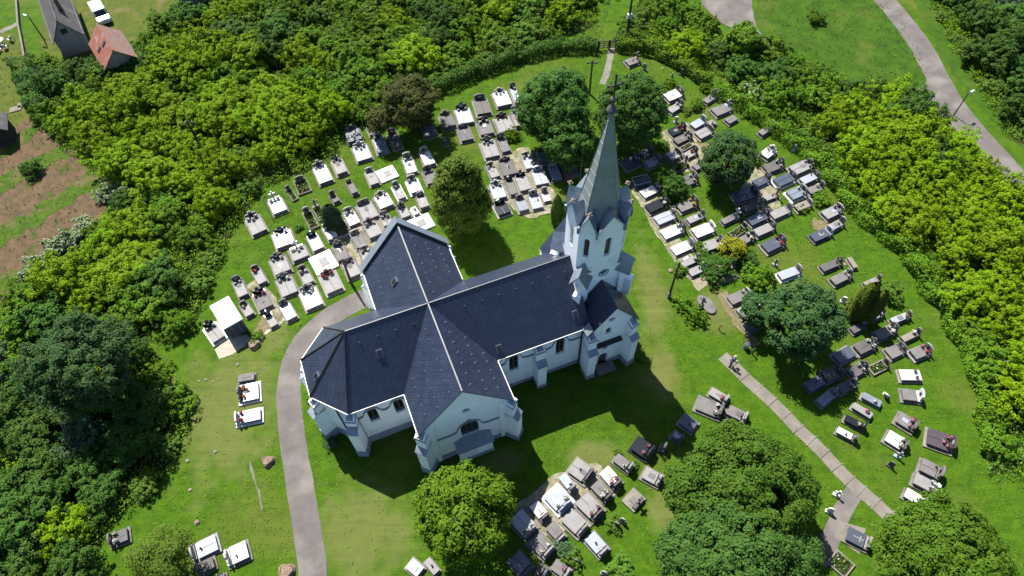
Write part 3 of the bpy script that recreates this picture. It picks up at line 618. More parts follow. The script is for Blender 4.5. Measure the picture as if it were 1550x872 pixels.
for sx in (-1, 1):
    for sy in (-1, 1):
        c = TC+Vector((sx*1.98, sy*1.98, 0)); d = Vector((sx, sy, 0)).normalized(); s = frame2(d); b = MB(); w = .5
        b.obox(c-EX*w-EY*w+EZ*8.2, EX*2*w, EY*2*w, EZ*4.0)
        # gablet end walls
        b.prism([(-.62, 12.0), (.62, 12.0), (0, 13.25)], c+d*.62, s, EZ, -d, .12)
        pn = b.build('tower_pinnacle', WALL, church)
        r = MB()
        for t in (-1, 1):
            a0 = c+d*.85+EZ*13.42; a1 = c-d*.55+EZ*13.95; a2 = c-d*.55+s*t*.85+EZ*12.15; a3 = c+d*.85+s*t*.82+EZ*11.95
            q = [a0, a1, a2, a3]; r.slab(q if t > 0 else q[::-1], .09)
        r.build('pinnacle_roof', ZINC, pn)
        r = MB(); r.obox(c+d*.45-s*.32+EZ*8.2, s*.64, d*.55, EZ*2.4); r.build('pinnacle_shaft', WALL, pn)
# ---------------------------------------------------------------- graves
GM = {
 'W': mat('white_terrazzo', (0.72, 0.71, 0.69), (0.60, 0.59, 0.57), rough=0.5, scale=2.0, bump=0.05, detail=10, stain=((0.45, 0.43, 0.40), 0.9, 0.6, 0.8)),
 'T': mat('pale_bluish_marble', (0.36, 0.39, 0.44), (0.29, 0.315, 0.36), rough=0.35, scale=1.5, detail=10),
 'L': mat('light_grey_terrazzo', (0.27, 0.262, 0.26), (0.195, 0.19, 0.187), rough=0.7, scale=1.5, bump=0.1, detail=10, stain=((0.20, 0.19, 0.18), 1.0, 0.55, 0.75)),
 'G': mat('weathered_grey_stone', (0.185, 0.173, 0.17), (0.125, 0.117, 0.113), rough=0.85, scale=1.5, bump=0.2, detail=10, stain=((0.09, 0.085, 0.075), 1.1, 0.55, 0.75)),
 'D': mat('dark_taupe_stone', (0.105, 0.095, 0.095), (0.07, 0.064, 0.064), rough=0.7, scale=1.5, bump=0.15, detail=10),
 'K': mat('black_granite', (0.012, 0.013, 0.016), (0.02, 0.021, 0.025), rough=0.22, scale=6, spec=0.5),
 'S': mat('slate_blue_granite', (0.085, 0.098, 0.130), (0.065, 0.075, 0.10), rough=0.25, scale=3, spec=0.5),
 'N': mat('pale_slate_marble', (0.22, 0.245, 0.29), (0.16, 0.18, 0.22), rough=0.3, scale=2, spec=0.5),
 'P': mat('purple_brown_granite', (0.085, 0.066, 0.075), (0.055, 0.045, 0.052), rough=0.45, scale=4),
 'B': mat('beige_concrete', (0.26, 0.23, 0.19), (0.18, 0.165, 0.135), rough=0.9, scale=1.2, bump=0.2, detail=10),
 'C': mat('old_concrete', (0.20, 0.185, 0.165), (0.135, 0.125, 0.105), rough=0.9, scale=1.2, bump=0.25, detail=10, stain=((0.07, 0.075, 0.04), 1.2, 0.55, 0.72)),
}
CN = {'W': 'white', 'T': 'bluish', 'L': 'silvery', 'G': 'grey', 'D': 'taupe', 'K': 'black', 'S': 'navy', 'N': 'bluegrey', 'P': 'purplish', 'B': 'beige', 'C': 'concrete'}
FLM = {'r': mat('red_petals', (0.42, 0.018, 0.02), (0.28, 0.01, 0.015), rough=0.7, scale=9), 'w': mat('white_petals', (0.70, 0.70, 0.64), (0.5, 0.52, 0.45), rough=0.7, scale=9),
 'y': mat('yellow_petals', (0.62, 0.40, 0.03), (0.5, 0.28, 0.02), rough=0.7, scale=9), 'o': mat('orange_petals', (0.55, 0.16, 0.02), (0.45, 0.10, 0.02), rough=0.7, scale=9), 'p': mat('pink_petals', (0.60, 0.22, 0.32), (0.5, 0.12, 0.25), rough=0.7, scale=9)}
FN = {'r': 'red', 'w': 'white', 'y': 'yellow', 'o': 'orange', 'p': 'pink'}
FLEAF = leafmat('bouquet_leaf', (0.03, 0.06, 0.012), (0.05, 0.09, 0.02))
POT = mat('dark_flower_pot', (0.05, 0.04, 0.035), (0.03, 0.025, 0.02), rough=0.5, scale=6)
CROPS = {1: (350, 130, 4.36), 2: (300, 280, 4.36), 3: (560, 120, 4.36), 4: (900, 80, 4.36), 5: (940, 220, 4.36), 6: (1080, 380, 4.36), 7: (1170, 500, 4.36), 8: (740, 560, 2.795), 9: (1080, 640, 3.298), 10: (150, 430, 1.971), 11: (560, 760, 5.167), 12: (200, 720, 5.536), 13: (290, 420, 3.633), 0: (0, 0, 1.0)}
# crop, head x y, foot x y, width, slab, plinth, headstone shape, headstone stone, flowers, extras
GR = """
1 790 285 822 376 112 S C w K - -
1 842 392 885 496 118 N C w K w -
1 910 270 935 330 50 D B a K - -
1 966 340 1006 446 92 N B w K w -
1 1060 312 1102 415 76 D B a S - -
1 1290 252 1322 340 100 D C a K - -
1 1408 190 1446 282 100 D C w K - -
1 576 528 632 644 108 W C w L w -
1 690 486 738 588 88 L B w K w -
1 450 618 487 702 92 - C a C - kerb
1 372 680 424 748 42 - C a C - kerb
1 280 742 330 842 112 W C x T w fence
1 774 638 822 716 52 G G a D - -
1 908 562 952 658 82 L B a L - -
1 1005 540 1050 612 130 W W n W - flat
1 1158 472 1198 580 84 W C a L w -
1 1268 432 1318 532 88 W C a L - -
1 1292 556 1334 650 92 G C a K w -
1 1186 616 1228 712 92 W T a L w -
1 1082 656 1132 750 66 W W a L w -
2 350 208 412 324 122 L C w L w -
2 540 296 585 418 145 T B w K w -
2 638 390 692 512 132 W C x W w -
2 748 332 800 432 92 W C a K - -
2 518 476 566 590 132 L C w D w -
2 788 440 862 572 178 W W n W - flat
2 846 580 908 712 132 L L w L r -
2 686 556 738 656 84 L C a K w -
2 716 684 774 816 140 W B w L w -
2 560 606 612 732 130 L C w K w -
2 376 552 432 656 78 L C a K r -
2 254 626 304 740 86 L C a D w -
2 398 706 454 822 122 G B w K r -
2 296 784 348 866 74 L C a K w -
2 562 782 625 892 92 W C a K - -
13 418 202 460 272 58 L C a K - -
2 714 176 768 280 68 - C a L w kerb
2 772 136 824 222 60 - C x C - kerb
2 882 66 920 118 56 D C a K - -
2 986 172 1040 268 92 W C a L w -
2 1086 118 1148 232 124 W C a K - -
2 1196 62 1252 156 112 W C w L w -
2 1224 198 1260 276 78 W B a D w -
2 1124 246 1182 350 112 L C w G w -
2 1334 138 1380 222 112 L C w K - -
2 1412 148 1452 205 72 W W n W - -
2 1440 196 1500 300 150 W W n W - flat
2 1030 316 1088 416 96 G C a L - -
2 1096 420 1130 510 92 L C a L w -
2 846 276 898 362 84 W G a K w -
2 918 390 966 506 112 G C w D - -
2 984 500 1040 616 112 L C a D p -
3 602 190 640 300 116 W C w K w -
3 722 130 756 238 108 D B a D - -
3 848 82 892 184 112 W C w L w -
3 938 56 978 164 54 W B a D w -
3 944 208 980 318 56 W B a K w -
3 986 196 1016 262 66 L C a L w -
3 862 244 908 350 122 L C w K o -
3 742 276 778 374 106 G G a K w -
3 610 316 646 412 96 D G a D - -
3 490 412 505 436 40 D C a D - -
3 768 408 812 524 116 L B w K w -
3 856 388 904 486 76 G C a K - -
3 884 532 930 644 112 D C w K - -
3 1020 496 1064 604 78 T B a L w -
3 986 632 1034 746 112 L B w K - -
3 912 664 954 768 72 G C a K - -
3 1100 590 1142 708 104 T B a T - -
3 1148 470 1168 562 112 S C a K - -
3 1202 574 1240 672 82 N D a N - -
3 1296 540 1338 642 98 D C a D - -
3 824 690 862 796 104 T C w K w -
3 850 816 895 900 104 K L a K - -
3 982 786 1020 878 82 N B a K - -
3 1072 758 1112 862 92 W B a L - -
3 1146 738 1175 812 62 W B a L - -
3 786 568 834 656 74 L C a L w -
3 330 768 366 856 76 L C a D - -
4 290 44 206 76 62 G C x C - -
4 572 262 466 306 78 W C a D - -
4 574 340 490 392 58 L C a D w -
4 792 286 724 330 52 G G x L - -
4 888 358 780 402 82 G C x T - -
4 932 426 868 462 58 G C n G - -
4 792 454 754 478 50 L B n L w -
4 722 448 640 496 64 T C a T - -
4 770 508 672 556 78 L B a G - -
4 592 496 492 536 68 K C a K r -
4 632 548 526 598 62 D C a D w -
4 640 598 572 636 36 - B n B - kerb
4 676 648 588 692 58 L C a D r -
4 566 656 472 706 84 L C a G - -
4 704 738 652 766 58 G C a D - -
4 606 724 532 770 52 - C x C - kerb
5 496 214 394 252 88 D C a D w -
4 284 708 186 748 92 S C a S - -
4 378 642 306 682 62 S C a D - -
4 432 704 338 748 70 N C a D w -
5 186 232 72 262 70 S D n K - frame
5 770 462 664 516 50 G G x W - -
4 1176 484 1088 544 52 G C a D y -
4 1176 640 1108 692 82 W C w W w -
5 1062 122 944 168 82 D C w D w -
5 1252 122 1120 180 92 L B w G w -
5 1140 204 1012 262 86 S W a K - -
5 1296 198 1184 250 66 W B a D - -
5 1336 270 1220 316 62 G C a G w -
5 1222 292 1088 350 92 N W a L w -
5 972 218 872 264 70 S T a D - -
5 886 304 736 356 98 S C a S - -
5 1034 326 944 360 44 W C x C - -
5 910 388 798 434 66 D C a D - -
5 968 456 834 518 78 S C w D - -
5 1006 534 880 590 72 L C a D - -
5 1066 628 936 690 96 S B a D r -
5 1116 418 984 476 72 L B a L - -
5 1444 420 1332 474 88 L C a L w -
5 1462 506 1372 556 62 L L a L - -
5 1382 566 1250 624 80 S D a T - -
5 1248 382 1148 424 64 B B a L - -
5 820 536 728 596 56 - C a C - kerb
5 872 594 786 642 72 G C w L w -
5 494 374 372 424 84 G C a D y -
5 544 458 436 506 58 L C w L w -
5 606 540 474 592 92 W B a W - -
5 672 636 526 684 84 L C a D w -
5 246 280 134 336 74 W B a D - -
5 300 370 168 432 80 K C a K w -
5 356 454 224 510 82 T B w L - -
5 412 540 268 602 86 W B a D w -
5 470 650 336 708 84 W B a L - -
5 514 744 396 796 58 L C w L w -
5 554 804 446 852 66 W C a W - -
5 740 782 674 822 66 B C w B y -
6 566 126 426 178 74 T W a L - -
6 836 70 706 124 66 D C w D - -
6 900 152 776 212 78 G C w L w -
6 890 46 938 118 38 B B n B - -
6 1094 184 990 230 46 B C a C - -
6 230 276 98 336 86 G B a L w -
6 290 360 160 424 88 W C a W w -
6 316 454 208 518 92 D C a D - -
6 1116 402 1022 460 62 G C w G w -
6 1296 420 1164 474 56 T C a G y -
6 994 486 906 534 62 D C a D - -
6 1196 510 1064 572 88 G C a D w -
6 1356 536 1232 594 58 W C a G w -
6 1066 600 928 668 98 D C w D w -
6 1272 630 1120 698 104 G C a D - -
6 1432 642 1286 702 98 G L a L r -
6 1148 736 1032 794 74 - B a C w kerb
6 926 652 792 726 106 S L n S - -
6 1006 752 884 826 98 D C w D w -
6 844 786 714 846 102 D C a D - -
6 1370 824 1218 822 92 W B n W p -
7 336 322 210 390 90 S D n S - -
7 406 406 300 490 80 N C w N - -
7 536 346 424 404 82 D C w L w -
7 712 498 582 428 52 N B n N w -
7 650 576 520 496 52 W B n W p -
7 606 650 468 578 54 K G a K w -
7 548 728 416 658 50 W G a D - -
7 976 440 840 424 96 G C a W - -
7 942 648 812 568 96 G C a D p -
7 882 778 740 690 98 W C w D w -
7 1190 762 1006 696 128 P B a P p -
9 1134 262 1024 206 82 G C a K - -
9 1116 340 992 276 70 L C w W w -
9 1054 412 948 346 60 W C a W - -
9 778 610 656 548 84 S C a L - -
9 684 742 596 664 84 - B n B w kerb
8 688 360 612 306 80 K K a K p -
8 604 424 532 368 52 G C a L w -
8 430 458 348 398 94 L B a D - -
8 360 514 306 444 58 W B a L w -
8 332 590 254 506 112 T W w T w -
8 244 636 186 564 58 W C a D - -
8 184 694 108 608 90 T C a L w -
8 260 782 182 704 88 G C a L w -
8 314 722 252 654 58 G C a L - -
8 172 862 102 784 84 S C a D - -
8 406 688 322 608 94 L B w L - -
8 470 624 384 538 96 W C w D p -
8 510 552 442 480 58 G C a D w -
8 548 496 482 420 66 W C a D p -
8 640 572 588 524 76 L B x D - flat
8 492 780 420 698 72 T G a L - -
8 340 870 268 818 64 G C a L p -
8 730 474 650 430 66 L C w L - -
8 876 250 812 202 64 S B n S - -
8 986 182 876 136 88 G C a D w -
8 1010 134 932 88 54 L C a L p -
8 1090 208 1006 168 54 G C a L - -
8 1036 250 988 222 36 W C n W - -
8 820 300 774 268 44 S C a K - -
8 752 336 722 322 40 D C a D - -
8 250 868 205 838 60 D C a D - -
13 258 646 378 620 112 N W w K o -
13 244 782 390 750 84 W W a W r -
13 254 560 352 544 52 G C n G - -
13 96 262 158 350 96 W W w K w -
10 32 768 92 744 48 D C a D w -
12 500 660 725 550 170 T L a L - -
12 790 700 985 610 178 W C w W - -
12 540 800 700 720 120 D C a K - -
12 700 870 790 850 90 G C n G - -
11 405 560 300 470 150 T B n W - -
11 530 560 440 450 100 L C n L - -
"""
PLACES = [((640, 150), 'the olive-brown tree'), ((470, 270), 'the thicket edge'), ((505, 330), 'the dark conifer'), ((700, 300), 'the tall linden'), ((400, 420), 'the tomb house'), ((540, 420), 'the wooden pole'),
 ((780, 165), 'the north maple'), ((830, 275), 'the slim thuja'), ((965, 270), 'the spire foot'), ((1105, 240), 'the round chestnut'), ((1020, 140), 'the north hedge'), ((1200, 270), 'the north-east hedge'),
 ((1010, 340), 'the tower lawn'), ((1110, 385), 'the golden shrub'), ((1200, 350), 'the pale rubble'), ((1170, 455), 'the broad lime'), ((1255, 410), 'the timber offcut'), ((1330, 470), 'the twin yews'), ((1290, 560), 'the lime shadow'),
 ((1340, 640), 'the east lawn'), ((1390, 735), 'the east maple'), ((1280, 810), 'the branch path'), ((1060, 615), 'the twin maples'), ((940, 720), 'the maple lawn'), ((840, 770), 'the south lawn'), ((790, 850), 'the south tree'), ((375, 600), 'the curved path'), ((320, 830), 'the feathery acacia'), ((1140, 610), 'the slab path')]
def split(l): return l.split()
GRAVES = []
for ln in GR.strip().splitlines():
    t = ln.split(); c = CROPS[int(t[0])]; hx, hy, fx, fy, w = [float(x) for x in t[1:6]]
    H_, F_ = (c[0]+hx/c[2], c[1]+hy/c[2]), (c[0]+fx/c[2], c[1]+fy/c[2])
    h, f = gp(*H_, 0.3), gp(*F_, 0.3); d = h-f; d.z = 0; L = d.length; d.normalize(); s = Vector((-d.y, d.x, 0)); m = (h+f)/2
    a, b = pj(m+Vector((0, 0, .3))), pj(m+Vector((0, 0, .3))+s); W = w/c[2]/math.hypot(a[0]-b[0], a[1]-b[1])
    if t[6] == 'W' and t[11] == '-' and R.random() < .38: t[6] = R.choice('LLTB')
    if t[9] == 'K' and t[6] != 'K':
        k_ = R.random(); t[9] = 'K' if k_ < .28 else ('D' if k_ < .5 else ('G' if k_ < .8 else t[6]))
    GRAVES.append(dict(c=m, ang=math.atan2(d.y, d.x), L=L*1.04, W=W*1.02, s=t[6], p=t[7], h=t[8], hs=t[9], fl=t[10], ex=t[11], px=((H_[0]+F_[0])/2, (H_[1]+F_[1])/2)))
# two graves must not run into each other: trim the later one's width where their centres are close
for i, g1 in enumerate(GRAVES):
    for g2 in GRAVES[:i]:
        v = g1['c']-g2['c']; v.z = 0
        s2 = Vector((-math.sin(g1['ang']), math.cos(g1['ang']), 0)); l2 = Vector((math.cos(g1['ang']), math.sin(g1['ang']), 0))
        ds, dl = abs(v.dot(s2)), abs(v.dot(l2))
        if abs(math.cos(g1['ang']-g2['ang'])) > 0.8:
            if dl < (g1['L']+g2['L'])/2*0.72 and ds < (g1['W']+g2['W'])/2+.03:
                k = (ds-.03)/((g1['W']+g2['W'])/2)
                if k > 0.45: g1['W'] *= k; g2['W'] *= k
            elif ds < (g1['W']+g2['W'])/2*0.75 and dl < (g1['L']+g2['L'])/2+.03:
                k = (dl-.03)/((g1['L']+g2['L'])/2)
                if k > 0.45: g1['L'] *= k; g2['L'] *= k
# labels: what it looks like, then where it lies
ORD = ['', 'second', 'third', 'fourth', 'fifth', 'sixth', 'seventh', 'eighth', 'ninth', 'tenth']
HN = {'w': 'winged', 'a': 'upright', 'x': 'cross', 'n': ''}
from collections import defaultdict
looks = defaultdict(list)
for g_ in GRAVES:
    g_['pl'] = min(PLACES, key=lambda q: (q[0][0]-g_['px'][0])**2+(q[0][1]-g_['px'][1])**2)[1]
    size = 'wide' if g_['W'] > 1.6 else 'single'
    if g_['ex'] == 'kerb': lk = 'planted ' + CN[g_['p']] + ' kerb grave'
    elif g_['ex'] == 'flat': lk = 'flat ' + CN[g_['s']] + ' ledger grave'
    elif g_['ex'] == 'fence': lk = 'white grave inside low railings'
    elif g_['ex'] == 'frame': lk = 'navy grave with metal frame'
    else: lk = f"{size} {CN[g_['s']]} grave"
    hd = '' if g_['h'] == 'n' else (f" with {CN[g_['hs']]} cross" if g_['h'] == 'x' else f" with {CN[g_['hs']]} headstone")
    g_['short'] = lk; g_['lk'] = lk+hd; looks[(g_['lk'], g_['pl'])].append(g_)
for (lk, pl_), l in looks.items():
    l.sort(key=lambda q: (q['c']-CH).length)
    for i, q in enumerate(l):
        q['lab'] = f"{lk} by {pl_}" if len(l) == 1 else f"{lk} by {pl_}, {(ORD[i]+' ') if i else ''}nearest the church"
        q['n'] = '' if len(l) == 1 else f", {(ORD[i]+' ') if i else ''}nearest church"

def headstone(kind, W, stone, par, L):
    b = MB(); x = L/2-.26; w = min(W*.62, 1.35); t = .16
    h0 = R.uniform(.62, .92); bz = .2
    b2 = MB(); b2.box(x-.16, x+.2, -w/2-.1, w/2+.1, bz, bz+.26, .02)
    if kind == 'a':
        n = 7; prof = [(-w/2, 0), (w/2, 0), (w/2, h0*.82)]+[(w/2-w*k/n, h0*(.82+.18*math.sin(math.pi*k/n))) for k in range(1, n)]+[(-w/2, h0*.82)]
        b.prism(prof, (x-.06, 0, bz+.26), (0, 1, 0), (0, 0, 1), (1, 0, 0), t)
    elif kind == 'w':
        for s, hh, y in ((0, h0*1.15, 0), (-1, h0*.8, -w*.34), (1, h0*.8, w*.34)):
            ww = w*.36 if s == 0 else w*.33; tt = t if s == 0 else t*.8
            prof = [(y-ww/2, 0), (y+ww/2, 0), (y+ww/2, hh*(.9 if s < 1 else .78)), (y, hh if s == 0 else hh*.94), (y-ww/2, hh*(.9 if s > -1 else .78))]
            b.prism(prof, (x-.06-(.02 if s == 0 else 0), 0, bz+.26), (0, 1, 0), (0, 0, 1), (1, 0, 0), tt)
    elif kind == 'x':
        b.box(x-.08, x+.1, -.09, .09, bz+.26, bz+1.45, .02); b.box(x-.07, x+.09, -.38, .38, bz+.95, bz+1.13, .02)
    o = b.build('headstone', GM[stone], par)
    b2.build('headstone_base', GM[stone], o)
    if kind in 'aw':
        b3 = MB(); b3.box(x-.085 if kind == 'a' else x-.1, x-.062 if kind == 'a' else x-.078, -w*.15, w*.15, bz+.5, bz+.26+h0*.72); b3.build('inscription_plate', GM['K' if stone in 'WLTGBC' else 'T'], o)

def planted(L, W, n, par, flowers=False):
    P = np.column_stack([NR.uniform(-L/2+.2, L/2-.3, n), NR.uniform(-W/2+.18, W/2-.18, n), NR.uniform(.1, .42, n)])
    V = leaves(P, np.tile([0, 0, 1.], (n, 1))+NR.normal(0, .7, (n, 3)), .085)
    me = quads_mesh('plants', V, [LEAFM['grave'], FLM['w'], FLM['y']], np.where(NR.random(n) < .06, 1, np.where(NR.random(n) < .03, 2, 0)))
    o = bpy.data.objects.new('plants', me); COL.objects.link(o); o.parent = par; o['kind'] = 'stuff'
LEAFM = {'grave': leafmat('grave_plants', (0.035, 0.085, 0.012), (0.075, 0.13, 0.02))}
FMESH = {}
def flower_mesh(k, v):
    if (k, v) in FMESH: return FMESH[(k, v)]
    n = 70; u = unit(NR.normal(0, 1, (n, 3))); u[:, 2] = np.abs(u[:, 2]); P = u*np.array([.2, .2, .18])*NR.uniform(.6, 1.05, (n, 1)); P[:, 2] += .2
    V = leaves(P, u, .062, .8); mi = (NR.random(n) < .36).astype(int)
    me = quads_mesh('bouquet', V, [FLM[k], FLEAF], mi); FMESH[(k, v)] = me; return me
_pb = MB(); _pb.lathe([(.07, 0), (.1, .18), (.11, .2), (.09, .2)], (0, 0, 0), 10)
_po = _pb.build('pot_source', POT); POTMESH = _po.data; POTMESH.name = 'flower_pot'; bpy.data.objects.remove(_po)
def bouquet(loc, k, lab, grp):
    e = empty('flower_bouquet', loc, R.uniform(0, 6)); tag(e, lab, 'flowers', grp); s = R.uniform(.8, 1.2); e.scale = (s, s, s)
    a = bpy.data.objects.new('pot', POTMESH); COL.objects.link(a); a.parent = e
    b = bpy.data.objects.new('blooms', flower_mesh(k, R.randrange(3))); COL.objects.link(b); b.parent = e
LAMPG = mat('red_lantern_glass', (0.25, 0.03, 0.02), (0.18, 0.02, 0.02), rough=0.2, scale=5); LAMPM = mat('lantern_metal', (0.05, 0.045, 0.04), (0.08, 0.07, 0.05), rough=0.4, scale=5)
_lm = MB(); _lm.lathe([(.07, .02), (.075, .2), (.06, .24)], (0, 0, 0), 8); _o = _lm.build('glass', LAMPG); LG = _o.data; bpy.data.objects.remove(_o)
_lm = MB(); _lm.lathe([(.085, 0), (.085, .03)], (0, 0, 0), 8); _lm.lathe([(.085, .24), (.04, .3), (.015, .33)], (0, 0, 0), 8); _o = _lm.build('casing', LAMPM); LC = _o.data; bpy.data.objects.remove(_o)
for gi, q in enumerate(GRAVES):
    L, W = q['L'], q['W']; root = tag(empty('grave', (q['c'].x, q['c'].y, hgt(q['c'].x, q['c'].y)), q['ang']), q['lab'], 'grave', 'graves in the churchyard')
    zs = R.uniform(.36, .5) if q['ex'] != 'flat' else .2
    if q['ex'] == 'kerb':
        b = MB(); k = .13; h = R.uniform(.2, .28)
        b.box(-L/2, L/2, -W/2, -W/2+k, -.1, h, .02); b.box(-L/2, L/2, W/2-k, W/2, -.1, h, .02); b.box(-L/2, -L/2+k, -W/2+k+.003, W/2-k-.003, -.1, h, .02); b.box(L/2-k, L/2, -W/2+k+.003, W/2-k-.003, -.1, h, .02)
        b.build('kerb', GM[q['p']], root)
        b = MB(); b.box(-L/2+k, L/2-k, -W/2+k, W/2-k, -.1, .09); b.build('soil', SOIL, root); planted(L, W, int(170*L*W), root)
    elif q['ex'] == 'flat':
        b = MB(); b.box(-L/2, L/2, -W/2, W/2, -.1, .2, .02); b.build('plinth', GM[q['p']], root)
        b = MB(); b.box(-L*.2, L*.22, -W*.2, W*.16, .2, .27, .015); b.build('cover_slab', GM['L' if q['s'] == 'W' else 'G'], root)
    else:
        b = MB(); pz = .16; b.box(-L/2, L/2, -W/2, W/2, -.1, pz, .02); b.build('plinth', GM[q['p']], root)
        mar = min(.18, W*.11); hw = W/2-mar; x0, x1 = -L/2+mar, L/2-(.5 if q['h'] != 'n' else mar)
        b = MB(); b.box(x0+.05, x1-.02, -hw+.05, hw-.05, pz-.02, zs); b.build('tomb_body', GM['G' if q['s'] in 'LGWTC' else q['s']] if q['s'] not in 'WT' else GM['L'], root)
        if W > 1.6 and R.random() < .75:
            b = MB(); b.box(x0, x1, -hw, -.012, zs, zs+.09, .02); b.build('cover_slab', GM[q['s']], root)
            b = MB(); b.box(x0, x1, .012, hw, zs, zs+.09, .02); b.build('cover_slab', GM[q['s']], root)
        else:
            b = MB(); b.box(x0, x1, -hw, hw, zs, zs+.09, .025); b.build('cover_slab', GM[q['s']], root)
        if q['ex'] == 'fence':
            b = MB(); e = .18
            for sx, sy in ((-1, -1), (1, -1), (1, 1), (-1, 1)): b.tube([(sx*(L/2+e), sy*(W/2+e), -.1), (sx*(L/2+e), sy*(W/2+e), .75)], .035, 6)
            for z in (.25, .65):
                for y in (-1, 1): b.tube([(-L/2-e, y*(W/2+e), z), (L/2+e, y*(W/2+e), z)], .02, 5)
                for x in (-1, 1): b.tube([(x*(L/2+e), -W/2-e, z), (x*(L/2+e), W/2+e, z)], .02, 5)
            for k in range(14):
                x = -L/2-e+(L+2*e)*k/13
                for y in (-1, 1): b.tube([(x, y*(W/2+e), .1), (x, y*(W/2+e), .72)], .012, 4)
            for k in range(10):
                y = -W/2-e+(W+2*e)*k/9
                for x in (-1, 1): b.tube([(x*(L/2+e), y, .1), (x*(L/2+e), y, .72)], .012, 4)
            b.build('railing', IRON, root)
        if q['ex'] == 'frame':
            b = MB(); z = zs+.12
            for y in (-hw, hw): b.tube([(x0, y, z-.1), (x0, y, z+.25), (x1, y, z+.25), (x1, y, z-.1)], .035, 6)
            for x in (x0, x1): b.tube([(x, -hw, z+.25), (x, hw, z+.25)], .035, 6)
            b.build('metal_frame', GM['T'], root)
    if q['ex'] == '-' and R.random() < .4:
        b = MB(); z = zs+.09; x = R.uniform(-.1, .15)*L; m_ = GM[R.choice('GDTL')]
        if R.random() < .5: b.box(x-.45, x+.4, -.05, .05, z, z+.035, .01); b.box(x+.06, x+.17, -.27, .27, z, z+.03, .01); b.build('cross_relief', m_, root)
        else: b.box(x-.28, x+.28, -.22, .22, z, z+.045, .015); b.build('memorial_plate', m_, root)
    if q['h'] != 'n': headstone(q['h'], W, q['hs'], root, L)
    ca, sa = math.cos(q['ang']), math.sin(q['ang']); z0 = hgt(q['c'].x, q['c'].y)
    def wp(x, y, z): return Vector((q['c'].x+ca*x-sa*y, q['c'].y+sa*x+ca*y, z0+z))
    if q['fl'] in FN and q['ex'] != 'kerb':
        top = zs+.09 if q['ex'] != 'flat' else .2
        spots = [(L/2-.66, -W*.22, top), (L/2-.66, W*.22, top)] if W > 1.25 else [(L/2-.68, W*.12*R.choice((-1, 1)), top)]
        if W > 2 and R.random() < .5: spots.append((L/2-.95, R.uniform(-.15, .15)*W, top))
        for s in spots:
            bouquet(wp(*s), q['fl'], f"{FN[q['fl']]} flowers on {q['lk']} by {q['pl']}{q['n']}"[:140], "flowers standing on the graves")
    elif q['ex'] == '-' and R.random() < .55:
        e = tag(empty('grave_lantern', wp(R.uniform(-.1, .35)*L, R.uniform(-.22, .22)*W, zs+.09), R.uniform(0, 6)), f"small lantern on {q['lk']} by {q['pl']}{q['n']}", 'lantern', 'grave lanterns')
        for me, nm in ((LG, 'glass'), (LC, 'casing')):
            o = bpy.data.objects.new(nm, me); COL.objects.link(o); o.parent = e
# ---------------------------------------------------------------- trees, shrubs, hedges
LEAFM['acacia'] = leafmat('acacia_leaf', (0.125, 0.255, 0.002), (0.225, 0.36, 0.004))
LEAFM['bush'] = leafmat('bush_leaf', (0.072, 0.170, 0.007), (0.145, 0.270, 0.014))
LEAFM['dark'] = leafmat('dark_leaf', (0.042, 0.108, 0.014), (0.082, 0.175, 0.022))
LEAFM['silver'] = leafmat('bluish_leaf', (0.07, 0.14, 0.06), (0.12, 0.21, 0.095))
LEAFM['maple'] = leafmat('maple_leaf', (0.050, 0.125, 0.008), (0.105, 0.21, 0.012))
LEAFM['maple_deep'] = leafmat('deep_maple_leaf', (0.042, 0.110, 0.016), (0.082, 0.172, 0.028))
LEAFM['maple_top'] = leafmat('upper_maple_leaf', (0.046, 0.124, 0.010), (0.096, 0.200, 0.018))
LEAFM['bright'] = leafmat('bright_leaf', (0.066, 0.140, 0.006), (0.125, 0.215, 0.010))
LEAFM['linden'] = leafmat('linden_leaf', (0.075, 0.135, 0.014), (0.13, 0.2, 0.022))
LEAFM['olive'] = leafmat('olive_brown_leaf', (0.066, 0.082, 0.020), (0.105, 0.125, 0.030))
LEAFM['blue'] = leafmat('blue_green_leaf', (0.036, 0.095, 0.026), (0.072, 0.155, 0.042))
LEAFM['conifer'] = leafmat('dark_needles', (0.024, 0.052, 0.028), (0.045, 0.082, 0.042), trans=0.1)
LEAFM['yew'] = leafmat('yew_needles', (0.062, 0.09, 0.01), (0.105, 0.135, 0.016), trans=0.1)
LEAFM['thuja'] = leafmat('thuja_sprays', (0.045, 0.095, 0.01), (0.08, 0.14, 0.018), trans=0.1)
LEAFM['gold'] = leafmat('golden_leaf', (0.17, 0.19, 0.012), (0.36, 0.32, 0.02))
LEAFM['flower'] = leafmat('white_blossom', (0.55, 0.58, 0.45), (0.70, 0.70, 0.60), trans=0.15)
LEAFM['fresh'] = leafmat('fresh_leaf', (0.085, 0.19, 0.02), (0.15, 0.27, 0.034))
BARK = mat('bark', (0.075, 0.055, 0.040), (0.045, 0.034, 0.026), rough=0.95, scale=4, bump=0.6, bscale=14)

